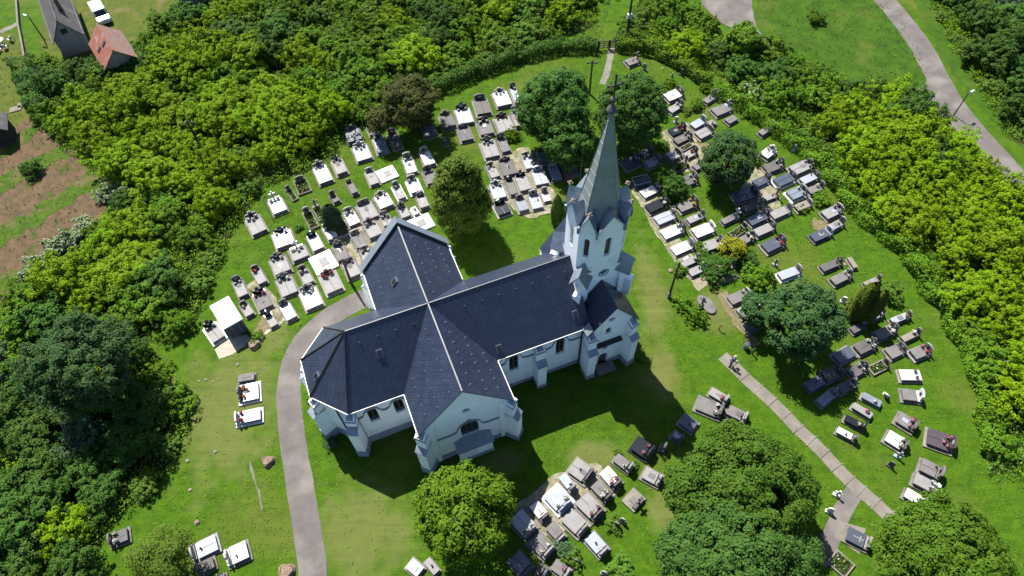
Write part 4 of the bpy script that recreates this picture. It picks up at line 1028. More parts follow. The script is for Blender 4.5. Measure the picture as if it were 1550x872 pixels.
def shift(V, p): return V+np.array([p[0], p[1], p[2]])
def trunk_mb(h, r, spread, n=7, z0=-0.3):
    b = MB(); b.tube([(0, 0, z0), (R.uniform(-.1, .1), R.uniform(-.1, .1), h*.4), (R.uniform(-.2, .2), R.uniform(-.2, .2), h*.75), (0, 0, h)], [r*1.25, r, r*.7, r*.3], 9)
    for k in range(n):
        a = 6.28*k/n+R.uniform(-.4, .4); zz = h*R.uniform(.3, .6); l = spread*R.uniform(.55, .85); up = h*R.uniform(.25, .5)
        b.tube([(0, 0, zz), (math.cos(a)*l*.45, math.sin(a)*l*.45, zz+up*.55), (math.cos(a)*l, math.sin(a)*l, zz+up)], [r*.5, r*.32, r*.08], 6)
    return b
def tree(name, label, cat, u, v, zc, rx, ry, rz, leaf, nclump, per, rc, size, trunk_h=None, tr=.28, group=None, aspect=.62, lump=.22, inner=.6, shape=None, flat=.25, extra=None, jit=.4, droop=0., flowers=0., low=-.55, upw=.5):
    c = at(u, v, zc+hgt(*at(u, v, zc).xy)); z0 = hgt(c.x, c.y); e = tag(empty(name, (c.x, c.y, z0)), label, cat, group)
    P, N_ = crown_pts(rx, ry, rz, nclump, per, rc, zc, flat=flat, lump=lump, inner=inner, shape=shape, droop=droop, low=low, upw=upw)
    if extra:
        for dx, dy, dz, s, k in extra:
            p2, n2 = crown_pts(rx*s, ry*s, rz*s, int(nclump*k), per, rc, zc+dz, flat=flat, lump=lump, inner=inner, low=low, upw=upw); p2[:, 0] += dx; p2[:, 1] += dy
            P = np.vstack([P, p2]); N_ = np.vstack([N_, n2])
    keep = P[:, 2] > .15; P, N_ = P[keep], N_[keep]
    V = leaves(P, N_, size, aspect, jit); mi = (NR.random(len(P)) < flowers).astype(int) if flowers else None
    me = quads_mesh('crown', V, [LEAFM[leaf]]+([LEAFM['flower']] if flowers else []), mi); o = bpy.data.objects.new('crown', me); COL.objects.link(o); o.parent = e
    trunk_mb(trunk_h or zc, tr, min(rx, ry)*.8).build('trunk', BARK, e, smooth=True)
    return e
def px2m(px, u, v, z): return px/scl(at(u, v, z))

def big(name, label, u, v, r_px, leaf, zc, rzf=.8, **k):
    r = px2m(r_px, u, v, zc); a = 4*math.pi*r*r
    kw = dict(nclump=int(a*1.7), per=80, rc=.54, size=.12, tr=.30, low=-.85); kw.update(k)
    return tree(name, label, 'tree', u, v, zc, r*.92, r*.92, r*rzf, leaf, **kw)
big('maple_tree', 'bright green bushy maple standing before the church south gable', 704, 778, 77, 'bright', 5.4, 1.0, tr=.3, lump=.12)
big('maple_tree', 'mid green upper maple of the twin maples beside the slab path', 1126, 732, 97, 'maple_top', 6.2, .66, lump=.12, extra=[(-3.6, -.3, -.8, .55, .35), (3.4, -.2, -.6, .55, .35)])
big('maple_tree', 'darker lower maple of the twin maples at the bottom edge', 1116, 836, 101, 'maple_deep', 6.0, .62, lump=.12, extra=[(3.6, -.5, -.6, .55, .3), (-3.4, .2, -.6, .5, .3)])
big('maple_tree', 'broad green maple in the south-east corner beside the branch path', 1430, 846, 100, 'maple', 5.0, .66, lump=.12)
big('lime_tree', 'broad bluish green lime tree shading graves east of the tower', 1217, 484, 62, 'blue', 5.2, .85, lump=.12, extra=[(-3.2, 2.6, -2.2, .42, .2)])
big('chestnut_tree', 'round dark green chestnut among the north-east graves', 1105, 242, 44, 'blue', 4.0, .95, lump=.08)
big('maple_tree', 'dense north maple with two lobes left of the spire', 838, 164, 57, 'maple_deep', 5.4, .95, lump=.14, extra=[(1.6, -3.8, -1.5, .75, .5), (1.8, 2.6, .2, .55, .4)])
big('maple_tree', 'dense dark green maple right behind the spire tip', 955, 168, 57, 'maple_deep', 5.6, 1.0, lump=.1)
big('linden_tree', 'tall conical yellowish green linden beside the north transept', 697, 294, 50, 'linden', 5.9, 1.5, nclump=480, low=-1.0, shape=lambda t: 1.12-.5*t, lump=.1)
big('cherry_tree', 'olive-brown leaved tree casting shade on the northern graves', 622, 152, 42, 'olive', 4.4, .75, extra=[(-3.8, -1.8, -1.4, .5, .25)], size=.12)
big('walnut_tree', 'big bluish green tree rising from the dark thicket in the west', 120, 552, 82, 'blue', 7.0, .75, tr=.35)
big('acacia_tree', 'feathery light green acacia over the two lower western graves', 242, 842, 46, 'linden', 4.0, .7, size=.11, per=80, rc=.7, aspect=.35, nclump=95)
def spire_tree(name, label, u, v, h, r, leaf, lean=(0, 0), twin=None):
    p = gp(u, v); e = tag(empty(name, p), label, 'tree'); n = int(4200*h*r/2.2)
    def col(h, r, dx, dy):
        t = NR.random(n)**.9; a = NR.uniform(0, 6.283, n); prof = np.sqrt(np.clip(1-((t-.32)/.70)**2, 0, 1)); rr = r*prof*NR.uniform(.72, 1.05, n)*(1+.1*np.sin(a*5+t*9))
        P = np.column_stack([np.cos(a)*rr+dx+lean[0]*t, np.sin(a)*rr+dy+lean[1]*t, .15+t*h]); N_ = np.column_stack([np.cos(a), np.sin(a), np.full(n, .55)]); return P, N_
    P, N_ = col(h, r, 0, 0)
    if twin: p2, n2 = col(h*twin[3], r*.85, twin[0], twin[1]); P = np.vstack([P, p2]); N_ = np.vstack([N_, n2])
    me = quads_mesh('crown', leaves(P, N_, .10, .45, .3), [LEAFM[leaf]]); o = bpy.data.objects.new('crown', me); COL.objects.link(o); o.parent = e
    b = MB(); b.tube([(0, 0, -.2), (0, 0, h*.55)], [.14, .04], 7); b.build('trunk', BARK, e)
spire_tree('thuja', 'slim green columnar thuja beside the nave and the linden', 842, 338, 4.4, .62, 'thuja', twin=(.75, .25, 0, .7))
spire_tree('yew_tree', 'olive green twin-stemmed columnar yews leaning together on the east lawn', 1290, 478, 5.6, .95, 'yew', twin=(.9, -.6, 0, .92))
spire_tree('fir_tree', 'dark blue-green fir growing from a concrete planter', 508, 345, 3.6, 1.05, 'conifer')
pn = empty('planter', gp(513, 352), math.radians(22)); tag(pn, 'square concrete planter box around the dark fir', 'planter'); b = MB()
for x0, x1, y0, y1 in ((-1.1, 1.1, -1.1, -.98), (-1.1, 1.1, .98, 1.1), (-1.1, -.98, -.977, .977), (.98, 1.1, -.977, .977)): b.box(x0, x1, y0, y1, -.1, .55, .02)
b.build('kerb', GM['L'], pn); b = MB(); b.box(-.97, .97, -.97, .97, 0, .4); b.build('soil', SOIL, pn)

# shrub prototypes: one mesh each, copied across the thicket
def shrub_mesh(leaf, r, h, nclump, per, rc, size, aspect=.6, flowers=0., inner=.45, lump=.3):
    P, N_ = crown_pts(r, r, h*.55, nclump, per, rc, h*.52, lump=lump, inner=inner); keep = P[:, 2] > .03; P, N_ = P[keep], N_[keep]
    V = leaves(P, N_, size, aspect, .5); stems = []
    for k in range(5):
        a = R.uniform(0, 6.28); d = np.array([math.cos(a), math.sin(a), 0])*r*.55; s = np.array([-d[1], d[0], 0])/(r*.55)*.04
        stems += [-s, s, d+s*.3+[0, 0, h*.7], d-s*.3+[0, 0, h*.7]]
    V = np.vstack([V, np.array(stems)]); n = len(V)//4; mi = np.zeros(n, int); mi[NR.random(n) < flowers] = 2; mi[-5:] = 1
    return quads_mesh('shrub', V, [LEAFM[leaf], BARK, LEAFM['flower']], mi)
PROTO = {
 'acacia': [shrub_mesh('acacia', 2.6, 3.0, 250, 46, .31, .10, .5, inner=.3, lump=.5) for _ in range(5)],
 'bush': [shrub_mesh('bush', 2.1, 2.1, 190, 44, .26, .09, inner=.3, lump=.5) for _ in range(5)],
 'dark': [shrub_mesh('dark', 2.2, 2.7, 190, 46, .33, .10, inner=.3, lump=.45) for _ in range(4)],
 'silver': [shrub_mesh('silver', 1.9, 2.0, 150, 46, .27, .09, .45, inner=.3, lump=.5) for _ in range(3)],
 'fresh': [shrub_mesh('fresh', 1.8, 1.6, 150, 44, .24, .085, inner=.3, lump=.5) for _ in range(4)],
 'blossom': [shrub_mesh('fresh', 1.5, 1.5, 130, 46, .25, .085, flowers=.30, inner=.3, lump=.5) for _ in range(2)],
}
KN = {'acacia': ('acacia_shrub', 'bright yellow-green acacia bush'), 'bush': ('leafy_shrub', 'mid green leafy bush'), 'dark': ('dark_shrub', 'dark green dense bush'), 'silver': ('bluish_shrub', 'bluish green soft bush'), 'fresh': ('fresh_shrub', 'fresh green low bush'), 'blossom': ('flowering_shrub', 'bush covered in white blossom')}
def inpoly(pt, poly):
    x, y = pt; r = False; j = len(poly)-1
    for i in range(len(poly)):
        (xi, yi), (xj, yj) = poly[i], poly[j]
        if (yi > y) != (yj > y) and x < (xj-xi)*(y-yi)/(yj-yi)+xi: r = not r
        j = i
    return r
def shrub(kind, u, v, s, label, group=None, sz=None):
    p = gp(u, v); o = bpy.data.objects.new(KN[kind][0], R.choice(PROTO[kind])); COL.objects.link(o); o.location = (p.x, p.y, p.z-.05)
    o.rotation_euler = (R.uniform(-.12, .12), R.uniform(-.12, .12), R.uniform(0, 6.28)); z = s*R.uniform(.85, 1.2) if sz is None else sz; o.scale = (s*R.uniform(.9, 1.1), s*R.uniform(.9, 1.1), z)
    return tag(o, label, 'shrub', group)
# where each kind of bush grows: patches of the slope (photograph pixels) and their mix
PATCH = [
 ('acacia', [(110, 215), (170, 150), (250, 140), (330, 160), (420, 150), (500, 180), (490, 250), (400, 285), (350, 330), (300, 330), (230, 290), (180, 290), (150, 250)], 'on the north-west slope'),
 ('acacia', [(200, 330), (300, 320), (290, 400), (240, 470), (150, 470), (90, 480), (50, 450), (110, 390), (190, 350)], 'above the ploughed strips'),
 ('acacia', [(1180, 190), (1260, 165), (1380, 190), (1480, 260), (1550, 330), (1560, 560), (1490, 540), (1430, 440), (1340, 330), (1270, 270)], 'on the north-east slope'),
 ('acacia', [(1490, 560), (1590, 560), (1590, 700), (1500, 700)], 'at the east border'),
 ('dark', [(-20, 620), (80, 640), (170, 700), (225, 800), (215, 900), (-40, 900)], 'in the western wood'),
 ('dark', [(190, 560), (292, 600), (270, 690), (235, 760), (180, 700)], 'in the western wood'),
 ('dark', [(1400, -20), (1600, -20), (1600, 250), (1525, 205), (1480, 130), (1435, 60)], 'beyond the road'),
 ('silver', [(1165, 70), (1225, 62), (1260, 95), (1320, 112), (1330, 135), (1240, 100), (1180, 92)], 'beside the meadow'),
 ('fresh', [(300, 380), (360, 350), (330, 430), (300, 470), (290, 440)], 'along the west border'),
]
MIX = {'nw': ['bush', 'bush', 'fresh', 'dark', 'acacia', 'bush'], 'w': ['dark', 'bush', 'dark', 'silver', 'bush', 'acacia'], 'ne': ['bush', 'acacia', 'bush', 'fresh', 'dark'], 'tr': ['dark', 'bush', 'dark', 'silver'], 'tl': ['bush', 'silver', 'dark', 'bush', 'fresh']}
ZN = {'nw': 'in the north-west thicket', 'w': 'in the western wood', 'ne': 'in the north-east thicket', 'tr': 'beyond the road', 'tl': 'below the tiled barn'}
CLEAR = [((90, 40), 52), ((172, 72), 52), ((190, 98), 36), ((285, 5), 30), ((120, 552), 55), ((945, 58), 6), ((920, 55), 16), ((875, 30), 22)]
cnt = defaultdict(int)
for zn, poly in THICK.items():
    W_ = [gp(*p) for p in poly]; wp_ = [(p.x, p.y) for p in W_]; x0, x1 = min(p[0] for p in wp_), max(p[0] for p in wp_); y0, y1 = min(p[1] for p in wp_), max(p[1] for p in wp_)
    sp_ = 2.9 if zn != 'tr' else 3.7; placed = []
    for _ in range(9000):
        x, y = R.uniform(x0, x1), R.uniform(y0, y1)
        if not inpoly((x, y), wp_): continue
        u, v = pj((x, y, 0))
        if not (-50 < u < 1600 and -40 < v < 930): continue
        if any((u-a[0])**2+(v-a[1])**2 < r*r for a, r in CLEAR): continue
        if any((x-a)**2+(y-b)**2 < sp_**2 for a, b in placed): continue
        # keep the borders of the churchyard for smaller bushes
        edge = min(abs((x-a)*(d-b)-(y-b)*(c-a))/max(math.hypot(c-a, d-b), .01) if 0 < ((x-a)*(c-a)+(y-b)*(d-b))/max((c-a)**2+(d-b)**2, .01) < 1 else 99 for (a, b), (c, d) in zip(wp_, wp_[1:]+wp_[:1]))
        kind, where = None, ZN[zn]
        for k, pp, w_ in PATCH:
            if inpoly((u, v), pp) and R.random() < .85: kind, where = k, w_; break
        kind = kind or R.choice(MIX[zn])
        if edge < 1.4 and kind in ('acacia', 'dark'): kind = R.choice(['bush', 'fresh'])
        s = R.uniform(.8, 1.3)*(0.72 if edge < 1.4 else 1.0)
        if edge < .8: continue
        placed.append((x, y)); lab = f"{KN[kind][1]} {where}"; shrub(kind, u, v, s, lab, f"{KN[kind][1]}es {where}"); cnt[KN[kind][0]] += 1
print('shrubs', dict(cnt))
for u, v, s in [(60, 405, .8), (85, 385, .9), (100, 370, .8), (118, 362, .7), (130, 345, .8), (160, 300, .7), (175, 290, .9), (195, 300, .8), (235, 285, .6), (45, 420, .6), (225, 310, .6)]:
    shrub('blossom', u, v, s, 'bush covered in white blossom along the edge of the ploughed strips', 'blossoming bushes along the field')
for u, v in [(1132, 138), (1143, 150), (1488, 545), (1500, 560)]: shrub('blossom', u, v, .75, 'bush covered in white blossom in the north-east thicket', 'blossoming bushes in the thicket')
for u, v, s in [(168, 122, .8), (188, 116, .75), (207, 110, .8), (222, 104, .7), (150, 118, .8), (232, 92, .8), (120, 108, .7)]: shrub('dark', u, v, s, 'dark green dense bush against the lower end of the tiled barn', 'bushes against the tiled barn')
# single shrubs with a place of their own
LONE = [('bush', 1233, 33, .8, 'lone rounded bush in the middle of the meadow'), ('dark', 52, 262, .8, 'lone dark bush between the ploughed strips'), ('bush', 1052, 482, .72, 'low yellowish bush beneath the eastern lamp post'), ('bush', 1033, 462, .6, 'small bush closest to the eastern lamp post'), ('dark', 1081, 412, .95, 'dark rounded bush behind the ornate eastern graves'),
 ('dark', 1128, 398, .75, 'dark round bush beside the golden shrub'), ('fresh', 1345, 448, 1.0, 'fresh green round bush beside the twin yews'), ('fresh', 1028, 410, .6, 'pale green bush beside the ornate graves'), ('fresh', 1062, 378, .6, 'light green bush wedged between pale graves'), ('dark', 1018, 292, 1.0, 'dark bush near the spire foot graves'), ('fresh', 1028, 302, .65, 'bright bush in front of the dark spire foot bush'),
 ('fresh', 1003, 222, .55, 'bright low bush behind the spire near the black grave'), ('fresh', 1040, 170, .55, 'round green bush left of the grey cross grave'), ('bush', 1054, 163, .6, 'round mid green bush above the black grave'), ('bush', 1012, 128, .5, 'small bush beside the white stone in the north corner'), ('bush', 1068, 136, .55, 'small bush on an old kerb in the north corner'), ('bush', 1243, 305, .7, 'dark low bush by the north-east hedge'), ('bush', 1214, 318, .45, 'little bush on beige rubble'),
 ('bush', 1100, 372, .55, 'green bush under the golden shrub'), ('fresh', 1130, 175, .55, 'upright bush along the north-east hedge'), ('fresh', 928, 795, .5, 'small bush beside two old headstones on the maple lawn'), ('silver', 853, 832, .55, 'bluish bush at the end of the south lawn graves'), ('fresh', 866, 845, .65, 'fresh bush at the end of the south lawn graves'), ('fresh', 940, 862, .8, 'fresh bush at the bottom edge near the maples'), ('fresh', 935, 686, .3, 'tiny tuft beside the ornate grave on the maple lawn'),
 ('fresh', 960, 705, .35, 'small green bush touching the ornate grave'), ('bush', 775, 208, .6, 'shrub below the north maple beside the orange flowers'), ('fresh', 452, 346, .4, 'small garden bush beside the thicket edge grave'), ('bush', 497, 655, .5, 'low bush at the foot of the apse wall'), ('silver', 503, 672, .5, 'bluish flower bush at the apse wall'), ('bush', 480, 610, .5, 'bush below the apse corner'), ('fresh', 968, 540, .5, 'bush beside the porch corner'),
 ('bush', 388, 512, .5, 'bush behind the tree stump by the tomb house'), ('bush', 1145, 425, 1.0, 'rounded bush left of the broad lime tree'), ('fresh', 1090, 872, .6, 'bush at the bottom edge between maples')]
for k, u, v, s, l in LONE: shrub(k, u, v, s*.74, l)
gs = tree('golden_shrub', 'golden yellow leaved shrub among the eastern graves', 'shrub', 1108, 377, 1.25, 1.35, 1.35, 1.0, 'gold', 70, 50, .34, .09, tr=.06)
big('hawthorn_tree', 'dense dark tree at the churchyard corner by the road', 1125, 62, 26, 'bush', 2.2, .8, tr=.15, size=.16)

# hedges: clipped ribbons of leaves
def hedge(label, px, w, h, leaf, dens=420, rough=.25):
    pts = smooth_line([gp(*p) for p in px], .6); c = pts[len(pts)//2]; n = len(pts); tot = sum((b-a).length for a, b in zip(pts, pts[1:])); N = int(tot*dens)
    A = np.array([[p.x, p.y] for p in pts]); i = NR.integers(0, n-1, N); t = NR.random(N)[:, None]; B = A[i]*(1-t)+A[i+1]*t; d = unit(A[i+1]-A[i]); s = np.column_stack([-d[:, 1], d[:, 0]])
    a = NR.uniform(-.25, math.pi+.25, N); k = NR.uniform(.72, 1.06, N)*(1+rough*np.sin(B[:, 0]*1.7+a*2)*np.sin(B[:, 1]*1.3))
    x = np.sign(np.cos(a))*np.abs(np.cos(a))**.6*w/2*k; z = np.maximum(np.sin(a), 0)**.6*h*k
    z = np.where(np.sin(a) <= 0, NR.uniform(0, .5, N)*h, z)
    P = np.column_stack([B+s*x[:, None], z+.05]); N_ = np.column_stack([s*np.cos(a)[:, None], np.abs(np.sin(a))+.3]); P[:, 0] -= c.x; P[:, 1] -= c.y
    me = quads_mesh('hedge', leaves(P, N_, .12, .6, .5), [LEAFM[leaf]]); o = bpy.data.objects.new('hedge', me); COL.objects.link(o); o.location = (c.x, c.y, 0); tag(o, label, 'hedge')
hedge('long dark clipped hedge curving along the north border left of the gate', [(655, 140), (700, 122), (750, 102), (800, 86), (850, 76), (902, 76)], 1.7, 1.7, 'dark')
hedge('clipped hedge running right from the churchyard gate', [(933, 74), (975, 78), (1010, 92), (1040, 108), (1072, 130)], 1.5, 1.6, 'bush')
hedge('shaggy overgrown hedge along the north-east border', [(1080, 138), (1120, 158), (1170, 195), (1220, 232), (1260, 278), (1300, 322), (1345, 362), (1385, 405), (1420, 458)], 2.0, 1.6, 'bush', 360, .5)
hedge('low ragged hedge along the lower east border', [(1424, 464), (1450, 510), (1475, 560), (1490, 620), (1500, 690)], 1.7, 1.1, 'bush', 300, .6)
hedge('ivy covered hedge strip dividing the lawn from the thicket by the houses', [(38, 98), (46, 130), (58, 165), (70, 178)], 2.6, 2.0, 'dark', 520, .4)

# undergrowth that fills the thicket floor, and long grass over the lawns
def scatter(poly, dens):
    W_ = [gp(*p) for p in poly]; wp_ = np.array([(p.x, p.y) for p in W_]); lo, hi = wp_.min(0), wp_.max(0); n = int(dens*(hi[0]-lo[0])*(hi[1]-lo[1])); P = NR.uniform(lo, hi, (n, 2)); ins = np.zeros(n, bool)
    for (xi, yi), (xj, yj) in zip(wp_, np.roll(wp_, 1, axis=0)):
        ins ^= ((yi > P[:, 1]) != (yj > P[:, 1])) & (P[:, 0] < (xj-xi)*(P[:, 1]-yi)/(yj-yi+1e-9)+xi)
    return P[ins]
allp = np.vstack([scatter(p, 3.0) for p in THICK.values()])
per = 30; C = np.repeat(allp, per, axis=0); rs = np.repeat(NR.uniform(.3, .9, len(allp)), per); w = unit(NR.normal(0, 1, (len(C), 3))); w[:, 2] = np.abs(w[:, 2])
P = np.column_stack([C[:, 0]+w[:, 0]*rs, C[:, 1]+w[:, 1]*rs, w[:, 2]*rs*1.1]); mi = np.repeat(NR.integers(0, 3, len(allp)), per)
un = bpy.data.objects.new('undergrowth', quads_mesh('undergrowth', leaves(P, w+np.array([0, 0, .5]), .10, .6, .5), [LEAFM['bush'], LEAFM['acacia'], LEAFM['fresh']], mi)); COL.objects.link(un)
tag(un, 'tangled low undergrowth between the bushes of the thicket', 'undergrowth', None, 'stuff')
YARD = [(680, 130), (740, 108), (800, 92), (870, 80), (920, 80), (990, 90), (1040, 110), (1100, 150), (1150, 190), (1200, 230), (1240, 265), (1290, 330), (1350, 390), (1400, 440), (1450, 530), (1480, 620), (1540, 730), (1600, 760), (1620, 930), (180, 930), (232, 760), (265, 700), (295, 620), (290, 540), (315, 440), (365, 345), (395, 290), (500, 245), (528, 200), (640, 185)]
def grass(polys, dens, name, label, hmin, hmax, leaf, avoid=True):
    P = np.vstack([scatter(p, dens) for p in polys]); ok = np.ones(len(P), bool)
    if avoid:
        for q in GRAVES:
            d = P-np.array([q['c'].x, q['c'].y]); c_, s_ = math.cos(q['ang']), math.sin(q['ang']); ok &= ~((np.abs(d[:, 0]*c_+d[:, 1]*s_) < q['L']/2+.03) & (np.abs(-d[:, 0]*s_+d[:, 1]*c_) < q['W']/2+.03))
        d = P-np.array([CH.x, CH.y]); a = d@np.array([CA.x, CA.y]); b_ = d@np.array([CB.x, CB.y])
        ok &= ~((a > -11.4) & (a < 13) & (np.abs(b_) < 4.3)); ok &= ~((np.abs(a-TX) < 4.1) & (b_ > -8.4) & (b_ < 9.3)); ok &= ~((np.abs(a-PX) < 2.5) & (np.abs(b_) < 5.4))
        for line, w in AVOID:
            L_ = [gp(*p) for p in line]
            for p, q in zip(L_, L_[1:]):
                v = np.array([q.x-p.x, q.y-p.y]); t = np.clip(((P-np.array([p.x, p.y]))@v)/(v@v), 0, 1); ok &= np.linalg.norm(P-np.array([p.x, p.y])-t[:, None]*v, axis=1) > w
    
    if avoid:
        for u, v, rx, ry in PATCHES:
            c = gp(u, v); ok &= (((P[:, 0]-c.x)/rx)**2+((P[:, 1]-c.y)/ry)**2 > .9) | (NR.random(len(P)) < .12)
    P = P[ok]; n = len(P); z = np.array([hgt(x, y) for x, y in P]); a = NR.uniform(0, 6.28, n); t = np.column_stack([np.cos(a), np.sin(a), np.zeros(n)])*NR.uniform(.03, .07, (n, 1))
    lean = np.column_stack([NR.normal(0, .2, (n, 2)), NR.uniform(hmin, hmax, n)]); B = np.column_stack([P, z-.01]); V = np.empty((n, 4, 3)); V[:, 0] = B-t; V[:, 1] = B+t; V[:, 2] = B+t*.35+lean; V[:, 3] = B-t*.35+lean
    o = bpy.data.objects.new(name, quads_mesh(name, V.reshape(-1, 3), [LEAFM[leaf]])); COL.objects.link(o); tag(o, label, 'grass', None, 'stuff')
AVOID = [([(474, 905), (472, 850), (462, 780), (450, 710), (440, 640), (437, 590), (444, 550), (462, 515), (490, 487), (520, 468), (560, 448)], 1.25), ([(1093, 538), (1366, 802)], .72), ([(1298, 738), (1280, 765), (1254, 822), (1238, 850)], .75), ([(926, 72), (922, 95), (918, 112)], .4), ([(318, 522), (400, 480)], 1.4)]
LEAFM['grass'] = leafmat('grass_blade', (0.07, 0.145, 0.006), (0.11, 0.19, 0.01), var=0., trans=.08)
LEAFM['tall'] = leafmat('tall_grass_blade', (0.08, 0.15, 0.01), (0.14, 0.19, 0.022), var=0., trans=.1)
grass([YARD], 12, 'grass', 'short mown grass of the churchyard lawn', .04, .12, 'grass')
grass([[(1150, -15), (1320, -15), (1360, 20), (1395, 85), (1400, 120), (1330, 130), (1230, 90), (1165, 60)], [(-60, 250), (55, 178), (105, 232), (150, 262), (182, 292), (130, 368), (55, 432), (-60, 480)], [(840, -20), (925, -20), (920, 70), (850, 70)], [(0, 60), (42, 60), (45, 120), (40, 180), (0, 210)]], 3, 'grass', 'long meadow grass beyond the churchyard border', .1, .4, 'tall', False)
# ---------------------------------------------------------------- buildings beyond the churchyard, street furniture, small things
OLDROOF = mat('weathered_grey_roof', (0.085, 0.078, 0.080), (0.055, 0.050, 0.052), rough=0.85, scale=2.5, bump=0.4, bscale=8, stain=((0.13, 0.12, 0.115), 0.7, 0.55, 0.7))
TILE = mat('red_clay_tiles', (0.300, 0.095, 0.055), (0.190, 0.070, 0.048), rough=0.9, scale=2.2, bump=0.6, bscale=9, detail=10, stain=((0.30, 0.20, 0.17), 1.3, 0.52, 0.68))
TILEG = mat('lichen_clay_tiles', (0.240, 0.150, 0.125), (0.150, 0.095, 0.080), rough=0.9, scale=2.2, bump=0.6, bscale=9, detail=10, stain=((0.30, 0.09, 0.05), 1.1, 0.56, 0.68))
RENDERW = mat('grey_render', (0.38, 0.37, 0.35), (0.26, 0.25, 0.24), rough=0.9, scale=1.2, detail=10)
CARW = mat('white_car_paint', (0.75, 0.76, 0.76), (0.72, 0.73, 0.73), rough=0.25, scale=1, spec=0.6)
RUB = mat('black_rubber', (0.012, 0.012, 0.012), (0.02, 0.02, 0.02), rough=0.8, scale=6)
CHROME = mat('grey_rim', (0.35, 0.35, 0.36), (0.28, 0.28, 0.29), rough=0.3, scale=6, metal=0.7)
POLE = mat('dark_weathered_wood', (0.050, 0.042, 0.036), (0.030, 0.026, 0.022), rough=0.9, scale=5, bump=0.3)
LAMPW = mat('lamp_cover', (0.60, 0.62, 0.64), (0.5, 0.52, 0.54), rough=0.4, scale=4)
PLAST = mat('white_plastic', (0.78, 0.78, 0.77), (0.7, 0.7, 0.69), rough=0.4, scale=3)
STUMP = mat('cut_stump_wood', (0.27, 0.20, 0.14), (0.17, 0.12, 0.085), rough=0.95, scale=5, bump=0.5)
def gable_house(name, label, cat, FL, FR, back, ze, zr, roofL, roofR, wallm, holes=()):
    """FL, FR: front eave corners on the ground plan; back: vector along the ridge"""
    e = empty(name, FL); tag(e, label, cat); fr = FR-FL; w = fr.length; ux = fr.normalized(); d = Vector((back.x, back.y, 0)); L = d.length; uy = d.normalized(); o = Vector((0, 0, 0))
    A = lambda x, y, z: ux*x+uy*y+EZ*z
    b = MB(); i = .3
    for y, n in ((i, -1), (L-i, 1)):
        pts = [A(i, y, -.3), A(w-i, y, -.3), A(w-i, y, ze), A(w/2, y, zr-.15), A(i, y, ze)]; b.add(pts, [(0, 1, 2, 3, 4)])
    for x in (i, w-i): b.add([A(x, i, -.3), A(x, L-i, -.3), A(x, L-i, ze), A(x, i, ze)], [(0, 1, 2, 3)])
    b.build('wall', wallm, e)
    for nm, m, x0 in (('roof', roofL, 0), ('roof', roofR, w)):
        b = MB(); q = [A(x0, 0, ze-.1), A(x0, L, ze-.1), A(w/2, L, zr), A(w/2, 0, zr)]
        if x0 == 0: q = q[::-1]
        b.slab(q, .12); b.build('roof', m, e)
    b = MB(); b.tube([A(w/2, -.02, zr+.02), A(w/2, L+.02, zr+.02)], .1, 6); b.build('ridge_cap', roofL, e)
    for (x, z, ww, hh) in holes:
        b = MB(); b.obox(A(w*x-ww/2, i-.04, z), ux*ww, uy*.03, EZ*hh); wn = b.build('window', PANE, e); b = MB(); b.obox(A(w*x-ww/2-.08, i-.06, z-.1), ux*(ww+.16), uy*.05, EZ*.09); b.build('sill', RENDERW, wn)
    return e, A, w, L
def flat(v): return Vector((v.x, v.y, 0))
def corners(fl, bl, fr, z):
    a, b, c = flat(at(*fl, z)), flat(at(*bl, z)), flat(at(*fr, z)); k = (b-a).normalized(); s = Vector((k.y, -k.x, 0)); return a, a+s*(c-a).dot(s), k, (b-a).length
FLp, FRp, _pb_, _l = corners((80, 67), (58, 0), (127, 51), 2.6)
h1, A1, w1, L1 = gable_house('old_house', 'old narrow house with weathered dark grey roof at the thicket edge', 'house', flat(FLp), flat(FRp), _pb_*11.5, 2.6, 5.4, OLDROOF, OLDROOF, RENDERW, [(.5, 3.3, .8, .7)])
b = MB(); b.obox(A1(w1*.62, 4.0, 4.2), A1(.5, 0, 0), A1(0, .5, 0), EZ*1.7); ck = b.build('chimney', TILEG, h1); b = MB(); b.obox(A1(w1*.62-.06, 3.94, 5.9), A1(.62, 0, 0), A1(0, .62, 0), EZ*.1); b.build('chimney_cap', CONC, ck)
for x in (-.05, w1-.2):
    b = MB(); b.obox(A1(x, 0, 2.55), A1(.25, 0, 0), A1(0, L1, 0), EZ*.1); b.build('gutter', OLDROOF, h1)
FLp, FRp, _pb_, _l = corners((157, 107), (133, 66), (216, 97), 2.2)
h2, A2, w2, L2 = gable_house('tiled_barn', 'small barn with faded red clay tile roof beside the white van', 'barn', flat(FLp), flat(FRp), _pb_*_l, 2.2, 4.3, TILE, TILEG, RENDERW, [(.3, 1.0, .6, .7)])
for (x, y, s) in ((.12, .45, 0), (.30, .38, 0)):
    b = MB(); x0 = w2*x; z = 2.1+(4.3-2.1)*x*2+.07; sl = Vector((w2/2, 0, 2.2)).normalized(); b.obox(A2(x0, L2*y, z), A2(sl.x*.9, 0, sl.z*.9), A2(0, .45, 0), EZ*.03); b.build('roof_hole', PIPE, h2)
FLp, FRp = at(262, -8, 2.6), at(309, -2, 2.6); f_ = flat(FRp)-flat(FLp); _pb_ = Vector((-f_.y, f_.x, 0)).normalized()
gable_house('grey_house', 'grey roofed house cut off by the top edge behind a bush', 'house', flat(FLp), flat(FRp), _pb_*7, 2.6, 5.0, OLDROOF, OLDROOF, RENDERW)
FLp, FRp = at(-22, 205, 2.2), at(11, 196, 2.2); f_ = flat(FRp)-flat(FLp); _pb_ = Vector((-f_.y, f_.x, 0)).normalized()
gable_house('dark_shed', 'dark shed cut off by the left edge above the ploughed strips', 'shed', flat(FLp), flat(FRp), _pb_*3.2, 2.2, 3.0, OLDROOF, OLDROOF, POLE)

